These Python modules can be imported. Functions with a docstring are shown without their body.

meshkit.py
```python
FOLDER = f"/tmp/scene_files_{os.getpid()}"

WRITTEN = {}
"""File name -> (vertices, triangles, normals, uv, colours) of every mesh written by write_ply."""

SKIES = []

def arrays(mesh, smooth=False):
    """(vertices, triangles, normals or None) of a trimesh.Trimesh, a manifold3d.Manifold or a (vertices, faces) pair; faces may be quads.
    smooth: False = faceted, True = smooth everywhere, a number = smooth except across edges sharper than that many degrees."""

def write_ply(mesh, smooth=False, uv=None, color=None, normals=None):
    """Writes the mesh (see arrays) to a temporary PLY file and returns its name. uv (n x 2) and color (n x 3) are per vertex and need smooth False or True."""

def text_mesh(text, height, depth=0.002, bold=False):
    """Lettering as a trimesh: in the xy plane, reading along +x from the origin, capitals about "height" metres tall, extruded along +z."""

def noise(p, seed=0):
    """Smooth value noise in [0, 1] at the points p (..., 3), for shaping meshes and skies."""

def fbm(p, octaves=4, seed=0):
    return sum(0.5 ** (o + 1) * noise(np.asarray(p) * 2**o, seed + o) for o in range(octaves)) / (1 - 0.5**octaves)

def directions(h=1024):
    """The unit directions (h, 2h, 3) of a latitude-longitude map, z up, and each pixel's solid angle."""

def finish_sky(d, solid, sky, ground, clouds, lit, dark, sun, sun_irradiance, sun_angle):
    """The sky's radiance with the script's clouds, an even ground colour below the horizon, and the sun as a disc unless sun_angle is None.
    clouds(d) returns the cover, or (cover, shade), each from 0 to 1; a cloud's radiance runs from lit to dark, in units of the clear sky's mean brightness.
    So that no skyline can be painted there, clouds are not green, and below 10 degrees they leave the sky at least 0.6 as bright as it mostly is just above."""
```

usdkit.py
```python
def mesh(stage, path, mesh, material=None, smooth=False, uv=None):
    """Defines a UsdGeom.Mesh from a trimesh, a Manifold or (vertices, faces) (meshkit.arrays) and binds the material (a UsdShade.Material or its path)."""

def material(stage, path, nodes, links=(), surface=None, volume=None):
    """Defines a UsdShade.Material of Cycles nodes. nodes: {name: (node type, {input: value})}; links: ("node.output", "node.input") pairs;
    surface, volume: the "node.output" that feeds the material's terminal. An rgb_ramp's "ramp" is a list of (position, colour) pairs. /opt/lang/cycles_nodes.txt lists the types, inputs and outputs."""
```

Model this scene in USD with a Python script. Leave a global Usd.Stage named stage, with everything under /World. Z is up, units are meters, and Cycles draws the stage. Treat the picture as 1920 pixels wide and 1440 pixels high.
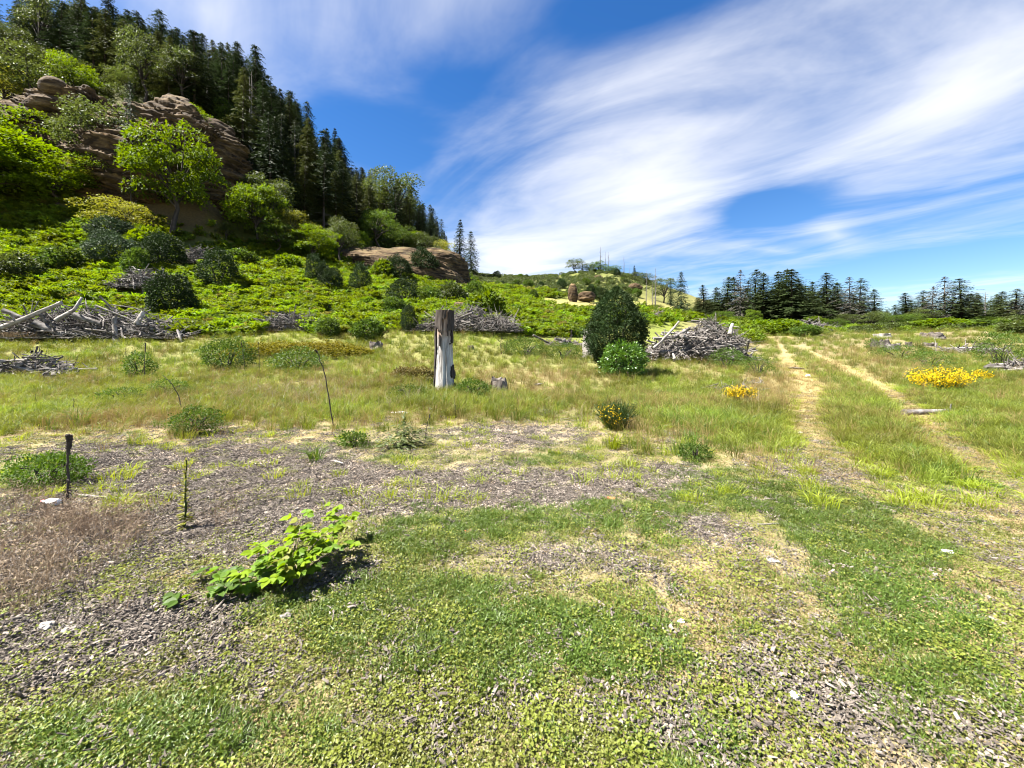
import math, numpy as np, trimesh, usdkit, meshkit
from pxr import Usd, UsdGeom, UsdLux, UsdShade, Sdf, Gf, Vt
from scipy.interpolate import PchipInterpolator
from scipy.ndimage import map_coordinates, gaussian_filter

stage = Usd.Stage.CreateInMemory()
UsdGeom.SetStageUpAxis(stage, 'Z'); UsdGeom.SetStageMetersPerUnit(stage, 1.0)
world = UsdGeom.Xform.Define(stage, '/World'); stage.SetDefaultPrim(world.GetPrim())
UsdGeom.Scope.Define(stage, '/World/Looks')

# ------------------------------------------------------------------ camera, sky, sun, exposure
F, HZ, EYE = 740.0, 660.0, 1.6            # focal length in photograph pixels, horizon row, eye height
EXPOSURE = 2.55
SUN_EL = math.radians(58); SUN_DIR2 = np.array([-0.975, -0.20]); SUN_DIR2 /= np.linalg.norm(SUN_DIR2)
SUN = np.array([SUN_DIR2[0]*math.cos(SUN_EL), SUN_DIR2[1]*math.cos(SUN_EL), math.sin(SUN_EL)])
cam = UsdGeom.Camera.Define(stage, '/World/camera')
fl = 36.0*F/1920
cam.CreateFocalLengthAttr(fl); cam.CreateHorizontalApertureAttr(36.0); cam.CreateVerticalApertureAttr(27.0)
cam.CreateVerticalApertureOffsetAttr((HZ-720)/F*fl); cam.CreateClippingRangeAttr(Gf.Vec2f(0.05, 8000))
cam.CreateExposureAttr(EXPOSURE)
cam.AddTransformOp().Set(Gf.Matrix4d(1,0,0,0, 0,0,1,0, 0,-1,0,0, 0,0,EYE,1))

dome = UsdLux.DomeLight.Define(stage, '/World/sky')
dome.GetPrim().SetCustomDataByKey('label', 'blue daylight sky with a broad fan of thin white cirrus')
dome.GetPrim().SetCustomDataByKey('kind', 'structure')
def blob(n, cx, cy, rx, ry, rot):
    """a soft oval region of the cirrus deck, in cloud-plane coordinates"""
    return {n+'m': ('mapping', {'mapping_type': 'texture', 'location': (cx, cy, 0), 'rotation': (0, 0, math.radians(rot)), 'scale': (rx, ry, 1)}),
            n+'g': ('gradient_texture', {'gradient_type': 'quadratic_sphere'})}, [('plane.vector', n+'m.vector'), (n+'m.vector', n+'g.vector')]
nodes = {
 'tc': ('texture_coordinate', {}), 'sep': ('separate_xyz', {}),
 'zz': ('math', {'math_type': 'maximum', 'value2': 0.04}),
 'dx': ('math', {'math_type': 'divide'}), 'dy': ('math', {'math_type': 'divide'}),
 'plane': ('combine_xyz', {}),
 'sky': ('sky_texture', {'sky_type': 'single_scattering', 'sun_disc': False, 'sun_elevation': SUN_EL, 'sun_rotation': math.atan2(SUN[0], SUN[1]), 'air_density': 1.0, 'aerosol_density': 0.12, 'ozone_density': 2.2}),
 'skys': ('hsv', {'hue': 0.508, 'saturation': 1.34, 'value': 0.66}),
 # long streaks, combed along the wind
 'wind': ('vector_rotate', {'rotate_type': 'z_axis', 'angle': math.radians(46)}),
 'mapA': ('mapping', {'mapping_type': 'point', 'scale': (0.55, 0.88, 1), 'location': (3.1, 1.7, 0)}),
 'nA': ('noise_texture', {'scale': 1.15, 'detail': 8, 'roughness': 0.54, 'distortion': 1.1}),
 'wind2': ('vector_rotate', {'rotate_type': 'z_axis', 'angle': math.radians(30)}),
 'mapB': ('mapping', {'mapping_type': 'point', 'scale': (1.7, 2.5, 1), 'location': (0.4, 8.2, 0)}),
 'nB': ('noise_texture', {'scale': 1.3, 'detail': 9, 'roughness': 0.62, 'distortion': 1.3}),
 'sumN': ('math', {'math_type': 'multiply_add', 'value2': 0.15}),
}
links = [('tc.generated', 'sep.vector'), ('sep.z', 'zz.value1'), ('sep.x', 'dx.value1'), ('zz.value', 'dx.value2'), ('sep.y', 'dy.value1'), ('zz.value', 'dy.value2'),
         ('dx.value', 'plane.x'), ('dy.value', 'plane.y'), ('plane.vector', 'wind.vector'), ('wind.vector', 'mapA.vector'), ('mapA.vector', 'nA.vector'), ('plane.vector', 'wind2.vector'), ('wind2.vector', 'mapB.vector'), ('mapB.vector', 'nB.vector'),
         ('nB.fac', 'sumN.value1'), ('nA.fac', 'sumN.value3'), ('tc.generated', 'sky.vector'), ('sky.color', 'skys.color')]
prev = 'sumN.value'
for k, (cx, cy, rx, ry, rot, amp) in enumerate([
        (0.80, 2.30, 1.15, 2.5, -14, 0.54), (1.75, 1.55, 0.9, 1.5, -40, 0.38), (0.1, 4.4, 2.0, 3.8, 0, 0.62), (-0.9, 1.15, 0.6, 0.75, 20, 0.26),
        (2.75, 3.35, 0.30, 1.4, -48, 0.30), (2.6, 3.9, 0.22, 1.1, -70, 0.18),
        (1.80, 2.75, 0.55, 0.85, -40, -0.85), (4.9, 4.4, 2.8, 2.0, -50, -0.95), (-0.66, 1.95, 0.55, 1.1, 0, -0.46), (-0.22, 1.50, 0.48, 0.46, -30, -0.40), (0.35, 1.12, 0.75, 0.34, -20, -0.38)]):
    nn, ll = blob(f'b{k}', cx, cy, rx, ry, rot)
    nodes.update(nn); links += ll
    nodes[f'a{k}'] = ('math', {'math_type': 'multiply_add', 'value2': amp})
    links += [(f'b{k}g.fac', f'a{k}.value1'), (prev, f'a{k}.value3')]; prev = f'a{k}.value'
nodes.update({'dens': ('map_range', {'range_type': 'smoothstep', 'from_min': 0.38, 'from_max': 1.16, 'to_min': 0.0, 'to_max': 0.9, 'clamp': True}),
              'low': ('map_range', {'range_type': 'smoothstep', 'from_min': 0.0, 'from_max': 0.10, 'to_min': 0.0, 'to_max': 1.0, 'clamp': True}),
              'fade': ('math', {'math_type': 'multiply'}),
              'cl': ('mix_color', {'b': (3.95, 4.0, 4.15), 'use_clamp': False}), 'bg': ('background_shader', {'strength': 0.05})})
links += [(prev, 'dens.value'), ('sep.z', 'low.value'), ('dens.result', 'fade.value1'), ('low.result', 'fade.value2'), ('fade.value', 'cl.fac'), ('skys.color', 'cl.a'), ('cl.result', 'bg.color')]
skymat = usdkit.material(stage, '/World/Looks/sky', nodes, links, surface='bg.background')
UsdShade.MaterialBindingAPI.Apply(dome.GetPrim()).Bind(skymat)
sun = UsdLux.DistantLight.Define(stage, '/World/sun')
sun.CreateIntensityAttr(1.25); sun.CreateNormalizeAttr(True); sun.CreateAngleAttr(0.5); sun.CreateColorAttr(Gf.Vec3f(1.0, 0.955, 0.88))
zax = SUN; xax = np.cross([0, 0, 1], zax); xax /= np.linalg.norm(xax); yax = np.cross(zax, xax)
sun.AddTransformOp().Set(Gf.Matrix4d(*xax, 0, *yax, 0, *zax, 0, 0, 0, 50, 1))

# ------------------------------------------------------------------ helpers
R = np.random.default_rng(11)
noise, fbm = meshkit.noise, meshkit.fbm
def n2(x, y, s, seed=0, oct=3):
    p = np.stack([np.asarray(x, float)/s, np.asarray(y, float)/s, np.full(np.shape(x), 0.37)], -1)
    return fbm(p, oct, seed)
used = {}
def path(name, parent='/World'):
    k = (str(parent), name); c = used.get(k, 0); used[k] = c+1
    return f'{parent}/{name}' + (f'_{c:03d}' if c else '')
def tag(prim, label=None, cat=None, group=None, kind=None):
    for k, v in (('label', label), ('category', cat), ('group', group), ('kind', kind)):
        if v: prim.SetCustomDataByKey(k, v)
    return prim
def put(prim, loc=(0, 0, 0), rz=0, sc=1.0, tilt=None):
    x = UsdGeom.Xformable(prim)
    x.AddTranslateOp().Set(Gf.Vec3d(*map(float, loc)))
    if rz: x.AddRotateZOp().Set(math.degrees(rz))
    if tilt: x.AddRotateXOp().Set(math.degrees(tilt))
    s = (sc,)*3 if np.ndim(sc) == 0 else sc
    x.AddScaleOp().Set(Gf.Vec3f(*map(float, s)))
def tomesh(pth, m, mat, smooth=False, rest=None):
    return usdkit.mesh(stage, pth, m, mat, smooth)
def thing(name, label, cat, parts, loc=(0, 0, 0), rz=0, sc=1.0, group=None, kind=None, tilt=None):
    """parts: [(part name, mesh, material, smooth[, sub-parts])]"""
    p = path(name); x = UsdGeom.Xform.Define(stage, p); put(x.GetPrim(), loc, rz, sc, tilt)
    fill(p, parts)
    return tag(x.GetPrim(), label, cat, group, kind)
def fill(p, parts):
    for pt in parts:
        q = path(pt[0], p)
        if len(pt) > 4 and pt[4]:
            tomesh(q, pt[1], pt[2], pt[3])
            for s in pt[4]: tomesh(path(s[0], q), s[1], s[2], s[3])
        else: tomesh(q, pt[1], pt[2], pt[3])
def kindof(key, parts):
    p = f'/World/Kinds/{key}'
    stage.DefinePrim('/World/Kinds').SetSpecifier(Sdf.SpecifierClass)
    UsdGeom.Xform.Define(stage, p); fill(p, parts)
    return p
def copy(kindpath, name, label, cat, loc, rz=0, sc=1.0, group=None, tilt=None):
    x = UsdGeom.Xform.Define(stage, path(name)); put(x.GetPrim(), loc, rz, sc, tilt)
    x.GetPrim().GetReferences().AddInternalReference(kindpath); x.GetPrim().SetInstanceable(True)
    return tag(x.GetPrim(), label, cat, group)
def scatter(name, label, cat, protos, pts, yaw, scl, which, tilt=None, mats=None):
    """protos: [(mesh, material)]; one PointInstancer of uncountable stuff"""
    p = path(name); pi = UsdGeom.PointInstancer.Define(stage, p)
    for k, (m, mat) in enumerate(protos):
        q = f'{p}/kinds/{name}_clump_{k:03d}'; tomesh(q, m, mat); pi.GetPrototypesRel().AddTarget(q)
    n = len(pts)
    pi.CreateProtoIndicesAttr(Vt.IntArray.FromNumpy(np.asarray(which, np.int32)))
    pi.CreatePositionsAttr(Vt.Vec3fArray.FromNumpy(np.asarray(pts, np.float32)))
    s = np.asarray(scl, np.float32)
    if s.ndim == 1: s = np.stack([s, s, s], 1)
    pi.CreateScalesAttr(Vt.Vec3fArray.FromNumpy(s))
    if tilt is None: tilt = R.normal(0, .08, (n, 2))
    h = np.asarray(yaw)/2
    q = np.stack([np.sin(tilt[:, 0]/2), np.sin(tilt[:, 1]/2), np.sin(h), np.cos(h)], 1); q /= np.linalg.norm(q, axis=1, keepdims=True)
    pi.CreateOrientationsAttr(Vt.QuathArray([Gf.Quath(float(a[3]), float(a[0]), float(a[1]), float(a[2])) for a in q]))
    return tag(pi.GetPrim(), label, cat, kind='stuff')
def cat_mesh(ms):
    v, f, n = [], [], 0
    for a, b in ms:
        v.append(a); f.append(np.asarray(b)+n); n += len(a)
    return np.vstack(v), np.vstack(f)
def unit(a): return a/np.maximum(np.linalg.norm(a, axis=-1, keepdims=True), 1e-9)
def frames(d, up):
    x = unit(d); z = unit(up - (up*x).sum(-1, keepdims=True)*x); y = np.cross(z, x)
    return np.stack([x, y, z], -2)
LEAF2 = (np.array([[0,0,0],[.45,-.5,.10],[1,0,0],[.45,.5,.10]]), np.array([[0,1,2],[0,2,3]]))
LEAFO = (np.array([[0,0,0],[.22,-.36,.05],[.6,-.42,.09],[1,0,-.06],[.6,.42,.09],[.22,.36,.05]]), np.array([[0,1,2],[0,2,3],[0,3,4],[0,4,5]]))
SPRAY = (np.array([[0,0,0],[1,0,-.14],[.38,-.12,-.02],[.62,-.55,-.10],[.42,.12,-.02],[.68,.5,-.10],[.12,-.42,-.06],[.15,.45,-.06]]), np.array([[0,2,1],[0,1,4],[0,3,2],[0,5,4],[0,6,2],[0,4,7]]))
def leaves(tmpl, pos, d, up, size, aspect=.55):
    tv, tf = tmpl; n = len(pos); fr = frames(d, up)
    size = np.broadcast_to(size, (n,)); t = tv.copy()*np.array([1, aspect, 1])
    v = np.einsum('kj,njc->nkc', t, fr)*size[:, None, None] + pos[:, None, :]
    f = (tf[None] + (np.arange(n)*len(tv))[:, None, None]).reshape(-1, 3)
    return v.reshape(-1, 3), f
def tube(pts, rad, sides=6, rough=0, seed=0, cap=True):
    pts = np.asarray(pts, float); n = len(pts); rad = np.broadcast_to(rad, (n,)).astype(float)
    t = unit(np.gradient(pts, axis=0)); ref = np.array([0, 0, 1.]) if abs(t[0, 2]) < .8 else np.array([1., 0, 0])
    a = unit(np.cross(t, ref)); b = np.cross(t, a)
    th = np.arange(sides)*2*math.pi/sides
    rr = rad[:, None]*np.ones((1, sides))
    if rough: rr = rr*(1 + rough*(np.random.default_rng(seed).random((n, sides))-.5))
    v = pts[:, None] + rr[..., None]*(np.cos(th)[None, :, None]*a[:, None] + np.sin(th)[None, :, None]*b[:, None])
    v = v.reshape(-1, 3); f = []
    for i in range(n-1):
        for j in range(sides):
            k = (j+1) % sides; f += [[i*sides+j, i*sides+k, (i+1)*sides+k], [i*sides+j, (i+1)*sides+k, (i+1)*sides+j]]
    if cap:
        c0, c1 = len(v), len(v)+1; v = np.vstack([v, pts[:1], pts[-1:]])
        for j in range(sides):
            k = (j+1) % sides; f += [[c0, k, j], [c1, (n-1)*sides+j, (n-1)*sides+k]]
    return v, np.array(f)
def blades(n, h, spread, w, bend, rng, hvar=.5, r0=None):
    """a tuft of n grass blades, each a bent tapering strip"""
    a = rng.random(n)*2*math.pi; r = spread*np.sqrt(rng.random(n))
    p0 = np.stack([r*np.cos(a), r*np.sin(a), np.full(n, -.01)], 1)
    aa = a + rng.normal(0, .9, n); out = np.stack([np.cos(aa), np.sin(aa), np.zeros(n)], 1)
    L = h*(1-hvar+hvar*rng.random(n)*1.3); bd = bend*(0.3+rng.random(n))
    p1 = p0 + out*(L*bd*.30)[:, None] + np.array([0, 0, 1])*(L*.58)[:, None]
    p2 = p0 + out*(L*bd)[:, None] + np.array([0, 0, 1])*(L*(1-.45*np.minimum(bd, 1.6)*.6))[:, None]
    side = np.stack([-np.sin(aa), np.cos(aa), np.zeros(n)], 1); side = unit(side + rng.normal(0, .5, (n, 3)))
    ww = (w*(.6+.8*rng.random(n)))[:, None]
    v = np.stack([p0-side*ww*.5, p0+side*ww*.5, p1-side*ww*.42, p1+side*ww*.42, p2], 1).reshape(-1, 3)
    f = (np.array([[0,1,3],[0,3,2],[2,3,4]])[None] + (np.arange(n)*5)[:, None, None]).reshape(-1, 3)
    return v, f
# ------------------------------------------------------------------ materials
def M(name, nodes, links, surface): return usdkit.material(stage, f'/World/Looks/{name}', nodes, links, surface=surface)
def leafmat(name, cols, trans=.35, rough=.5, spec=.3, hvar=.5, patch=(0, 1.0), tcol=None):
    """leaf colours vary by leaf, by plant and softly across the land"""
    n = {'g': ('geometry', {}), 'o': ('object_info', {}), 'r': ('rgb_ramp', {'ramp': [(i/(len(cols)-1), c) for i, c in enumerate(cols)]}),
         'pm': ('mapping', {'mapping_type': 'point', 'scale': (1, 1, .6)}),
         'pn': ('noise_texture', {'scale': .35, 'detail': 3, 'roughness': .6}),
         'mr': ('map_range', {'from_min': .3, 'from_max': .7, 'to_min': 1-.32*hvar, 'to_max': 1+.32*hvar, 'clamp': True}),
         'mo': ('map_range', {'from_min': 0, 'from_max': 1, 'to_min': 1-.30*hvar, 'to_max': 1+.30*hvar}),
         'mm': ('math', {'math_type': 'multiply'}),
         'hh': ('map_range', {'from_min': .3, 'from_max': .7, 'to_min': .5-.018*hvar, 'to_max': .5+.018*hvar}),
         'h': ('hsv', {'saturation': 1.0}),
         'p': ('principled_bsdf', {'roughness': rough, 'specular_ior_level': spec}),
         't': ('translucent_bsdf', {}), 'th': ('hsv', {'hue': .485, 'saturation': 1.08, 'value': 1.25}), 'mx': ('mix_closure', {'fac': trans})}
    l = [('g.random_per_island', 'r.fac'), ('g.position', 'pm.vector'), ('pm.vector', 'pn.vector'), ('pn.fac', 'mr.value'), ('o.random', 'mo.value'), ('mr.result', 'mm.value1'), ('mo.result', 'mm.value2'),
         ('r.color', 'h.color'), ('mm.value', 'h.value'), ('pn.fac', 'hh.value'), ('hh.result', 'h.hue'), ('h.color', 'p.base_color'), ('h.color', 'th.color'), ('th.color', 't.color'), ('p.BSDF', 'mx.closure1'), ('t.BSDF', 'mx.closure2')]
    return M(name, n, l, 'mx.closure')
def woodmat(name, cols, scale=6, stretch=(1, 1, .12), rough=.85, bump=.5, isl=True, spec=.2):
    n = {'tc': ('texture_coordinate', {}), 'g': ('geometry', {}), 'm': ('mapping', {'mapping_type': 'point', 'scale': stretch}),
         'n': ('noise_texture', {'scale': scale, 'detail': 6, 'roughness': .65, 'distortion': .4}),
         'n2': ('noise_texture', {'scale': scale*.25, 'detail': 3, 'roughness': .6}),
         'mx': ('math', {'math_type': 'multiply_add', 'value2': .55}), 'mi': ('math', {'math_type': 'multiply_add', 'value2': .62 if isl else 0.0, 'value3': -.58 if isl else -.28}), 'ad': ('math', {'math_type': 'add'}),
         'r': ('rgb_ramp', {'ramp': [(.15+.7*i/(len(cols)-1), c) for i, c in enumerate(cols)]}),
         'b': ('bump', {'strength': bump, 'distance': .03}), 'p': ('principled_bsdf', {'roughness': rough, 'specular_ior_level': spec})}
    l = [('tc.object', 'm.vector'), ('m.vector', 'n.vector'), ('tc.object', 'n2.vector'), ('n2.fac', 'mx.value1'), ('n.fac', 'mx.value3'), ('g.random_per_island', 'mi.value1'), ('mx.value', 'ad.value1'), ('mi.value', 'ad.value2'),
         ('ad.value', 'r.fac'), ('r.color', 'p.base_color'), ('n.fac', 'b.height'), ('b.normal', 'p.normal')]
    return M(name, n, l, 'p.BSDF')
# ------------------------------------------------------------------ the lie of the land
NEAR = [(0, None), (3, None), (6, None)]
COLS = {  # picture column -> (forward distance, picture row) of the ground, read off the photograph
 -420: [(10,774),(18,705),(26,640),(34,585),(45,480),(58,360),(66,280),(76,190),(90,95),(110,45),(150,50),(220,90)],
 0:    [(10,775),(18,702),(26,645),(34,600),(45,508),(58,405),(66,330),(76,240),(90,150),(110,105),(150,115),(220,140)],
 200:  [(10,775),(18,702),(26,645),(34,610),(45,540),(55,470),(62,420),(70,330),(78,250),(88,178),(105,135),(150,145),(220,170)],
 330:  [(10,774),(18,702),(26,645),(36,600),(48,530),(58,480),(64,455),(72,300),(80,218),(95,172),(115,150),(160,165),(220,190)],
 450:  [(10,774),(18,700),(26,643),(38,590),(52,520),(68,475),(76,430),(88,320),(100,250),(120,210),(170,225),(230,250)],
 560:  [(10,772),(18,698),(27,640),(40,590),(60,515),(80,475),(92,425),(110,345),(130,305),(160,292),(210,305),(250,330)],
 680:  [(10,770),(18,697),(28,640),(42,590),(65,540),(90,500),(110,460),(135,412),(160,385),(200,380),(240,395)],
 800:  [(10,770),(14,734),(20,690),(29,637),(45,588),(70,550),(100,520),(125,487),(160,460),(190,450),(240,458)],
 880:  [(10,770),(14,735),(20,692),(30,636),(45,590),(70,562),(110,541),(150,524),(200,516),(240,520)],
 1000: [(10,770),(14,738),(20,697),(28,655),(38,628),(52,598),(90,560),(130,538),(200,522),(240,526)],
 1130: [(10,772),(14,741),(20,700),(28,660),(38,632),(55,600),(90,572),(120,556),(165,524),(200,511),(250,516)],
 1250: [(10,774),(14,746),(20,706),(28,668),(40,635),(60,612),(90,592),(130,575),(170,552),(210,539),(260,545)],
 1340: [(10,776),(15,740),(22,698),(32,660),(45,632),(60,618),(90,605),(130,590),(180,573),(230,570),(270,575)],
 1450: [(8,808),(15,738),(24,690),(40,650),(60,628),(90,614),(130,605),(200,602),(270,605)],
 1650: [(8,808),(15,738),(24,688),(40,648),(60,625),(85,612),(120,606),(200,606),(270,608)],
 1920: [(8,808),(15,736),(22,700),(40,650),(60,620),(85,604),(120,600),(200,602),(270,605)],
 2350: [(8,808),(15,736),(22,700),(40,648),(60,616),(85,600),(120,596),(200,600),(270,604)]}
YG = np.concatenate([np.linspace(0, 30, 61), np.geomspace(30.6, 280, 140), [400, 700, 1200, 2500, 9000]])
US, ZS = [], []
for c, pr in sorted(COLS.items()):
    ys = [0, 3, 6] + [a for a, b in pr]; zs = [0, 0, 0] + [EYE + (HZ-b)/F*a for a, b in pr]
    zl = zs[-1]; ys += [400, 900, 2000, 9000]; zs += [zl*.8, zl*.35, 0, 0]
    US.append((c-960)/F); ZS.append(PchipInterpolator(ys, zs)(YG))
UG = np.linspace(-1.85, 1.85, 260)
TZ = PchipInterpolator(US, np.array(ZS), axis=0)(UG)
TZ = gaussian_filter(TZ, (1.3, .8))
YI = np.arange(len(YG))
def H0(x, y):
    x, y = np.asarray(x, float), np.asarray(y, float)
    u = np.clip(x/np.maximum(y, .5), -1.84, 1.84)
    i = np.interp(u, UG, np.arange(len(UG))); j = np.interp(np.maximum(y, 0), YG, YI)
    return map_coordinates(TZ, [i, j], order=1, mode='nearest')
def H(x, y):
    if np.ndim(x) == 0: return H(np.array([x], float), np.array([y], float))[0]
    x, y = np.asarray(x, float), np.asarray(y, float); d = np.hypot(x, y)
    far = np.clip((y-5)/30, 0, 1)
    z = H0(x, y) + (n2(x, y, 1.3, 3, 2)-.5)*.09*np.clip((d-1)/5, .25, 1) + (n2(x, y, 6, 5)-.5)*.5*far + (n2(x, y, 22, 6)-.5)*2.4*np.clip((y-28)/60, 0, 1) + (n2(x, y, 4.5, 8, 2)-.5)*1.3*np.clip((y-30)/12, 0, 1)
    # the cut bank beside the tall stump
    bx, by = x-1.6, y-15.2
    return z - .42*np.exp(-(bx/1.9)**2-(by/.75)**2)
def G(px, py, y0=1.2, y1=265):
    """where the sight line through a picture point first meets the land"""
    ys = np.geomspace(y0, y1, 1500); a, b = (px-960)/F, (HZ-py)/F
    below = EYE + b*ys <= H(a*ys, ys)
    y = ys[np.argmax(below)] if below.any() else y1
    return np.array([a*y, y, float(H(a*y, y))])
def at(px, py, y): return np.array([(px-960)/F*y, y, EYE+(HZ-py)/F*y])
def ground(px, y):
    x = (px-960)/F*y; return np.array([x, y, float(H(x, y))])
def pix(x, y):
    yy = np.maximum(y, .4); return 960+F*x/yy, HZ-F*(H0(x, y)-EYE)/yy

# what grows where: soft ovals given in picture rows and columns
def ovals(px, py, L):
    s = np.zeros(np.shape(px))
    for (cx, cy, rx, ry, rot, a) in L:
        c, t = math.cos(math.radians(rot)), math.sin(math.radians(rot)); dx, dy = px-cx, py-cy
        s = s + a*np.exp(-(((dx*c+dy*t)/rx)**2+((-dx*t+dy*c)/ry)**2)**1.5)
    return s
CHIP = [(330,890,220,42,4,1.1),(560,885,190,42,3,1.1),(740,930,240,45,2,.8),(950,815,110,26,0,.8),(1010,915,270,36,2,.95),(1250,895,120,22,3,.8),(160,1195,260,52,-10,1.15),(30,1080,190,80,-8,.8),(300,1010,220,60,-5,.6),(480,960,140,45,0,.7),(650,1075,70,45,0,.6),
        (1030,1040,110,26,0,.55),(1500,890,110,26,5,.75),(420,815,90,22,0,.4),(30,960,120,30,0,.5),(1320,990,90,35,10,.55),(1380,745,60,16,10,.5),(1700,775,30,5,0,.6),(1850,775,60,5,0,.3),(990,690,110,25,0,.35),(200,850,120,18,0,.5),(400,1250,140,35,-10,.5),(1500,1310,160,40,10,.35),(1220,1330,130,40,0,.3)]
LUSH = [(860,985,120,36,0,.9),(760,1010,120,40,0,.6),(850,1180,340,100,5,.85),(1110,1210,120,80,0,.5),(1450,925,220,38,8,.95),(1580,990,170,50,14,.9),(1700,1150,190,120,30,.8),(1300,950,150,22,0,.5),(300,1390,330,70,0,.7),(1050,960,160,40,0,.55),(1180,985,120,45,0,.5),(1280,790,110,16,3,.7),(1360,795,100,14,0,.6),
        (730,865,60,14,0,.5),(1040,865,80,18,0,.6),(1330,850,60,14,0,.6),(1750,880,120,30,12,.6),(1850,820,150,30,0,.4),(100,640,130,12,0,.4),(200,665,140,14,0,.6),(540,675,60,14,0,.9),(1280,745,60,10,0,.3),(760,1085,80,25,0,.4)]
DRY = [(1340,1040,130,50,10,.6),(1240,1090,120,40,0,.4),(1700,1060,150,40,33,.75),(1820,1150,130,40,33,.6),(1530,905,140,34,12,.7),(1360,1165,140,45,15,.45),(1250,1200,110,50,0,.3),(1330,860,140,22,0,.4),(450,828,190,20,-3,.9),(250,800,170,18,0,.5),(120,810,130,26,0,.4),(450,790,220,30,0,.35),(580,740,180,30,0,.45),
       (1480,720,80,40,0,.8),(1430,740,50,40,0,.7),(1230,820,120,14,0,.5),(1650,690,110,26,0,.7),(1590,660,60,14,0,.5),(1880,960,90,26,10,.6),(1020,715,110,26,0,1.0),(1330,705,70,14,0,.5),(1450,700,60,30,0,.5),(1180,760,200,18,0,.35),(1650,740,160,14,0,.3),(900,700,50,16,0,.3),(1060,800,130,14,0,.4),(760,790,160,18,0,.3),(1760,670,140,10,0,.4),(1300,690,80,16,0,.45),(1120,575,90,10,0,1.2),(1060,563,60,7,0,1.),(1240,560,50,30,0,1.1),(1290,555,60,22,0,1.1),(640,700,260,26,0,.3),(1580,1250,160,40,20,.3)]
def track(px, py):
    """two worn wheel tracks curving up the field"""
    s = np.zeros(np.shape(px))
    for line, w in (([(630,1447),(650,1462),(690,1490),(730,1522),(770,1512),(800,1515),(850,1545),(900,1580),(960,1640),(1060,1760),(1150,1880)], .30),
                    ([(630,1474),(650,1500),(690,1585),(715,1640),(760,1700),(840,1795),(930,1905)], .26)):
        rows, c = np.array(line).T; w = w*1.35*F*np.maximum(py-HZ+30, 14)/1184
        s = np.maximum(s, np.exp(-((px-np.interp(py, rows, c))/w)**2)*((py > 628) & (py < 1250)))
    return s
def cover(x, y):
    px, py = pix(x, y); on = y > .8
    w1, w2 = n2(x, y, .9, 21, 4), n2(x, y, .28, 22, 3)
    w3 = n2(x, y, 3.5, 23, 3)
    chip = np.where(on, ovals(px, py, CHIP), 0)*1.15 + (w1-.5)*1.3 + (w2-.5)*.5 - .15*(py < 800)
    lush = np.where(on, ovals(px, py, LUSH), 0) + (w1-.5)*.9 + (w3-.5)*.5
    dry = np.where(on, ovals(px, py, DRY), 0) + (n2(x, y, 1.2, 24, 4)-.5)*1.2 + (w3-.5)*.6
    tr = np.where(on, track(px, py), 0)
    chip = chip - .55*np.clip(lush, 0, 1)
    return px, py, np.clip(chip, 0, 1), np.clip(lush, 0, 1), np.clip(dry, 0, 1), tr

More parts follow.
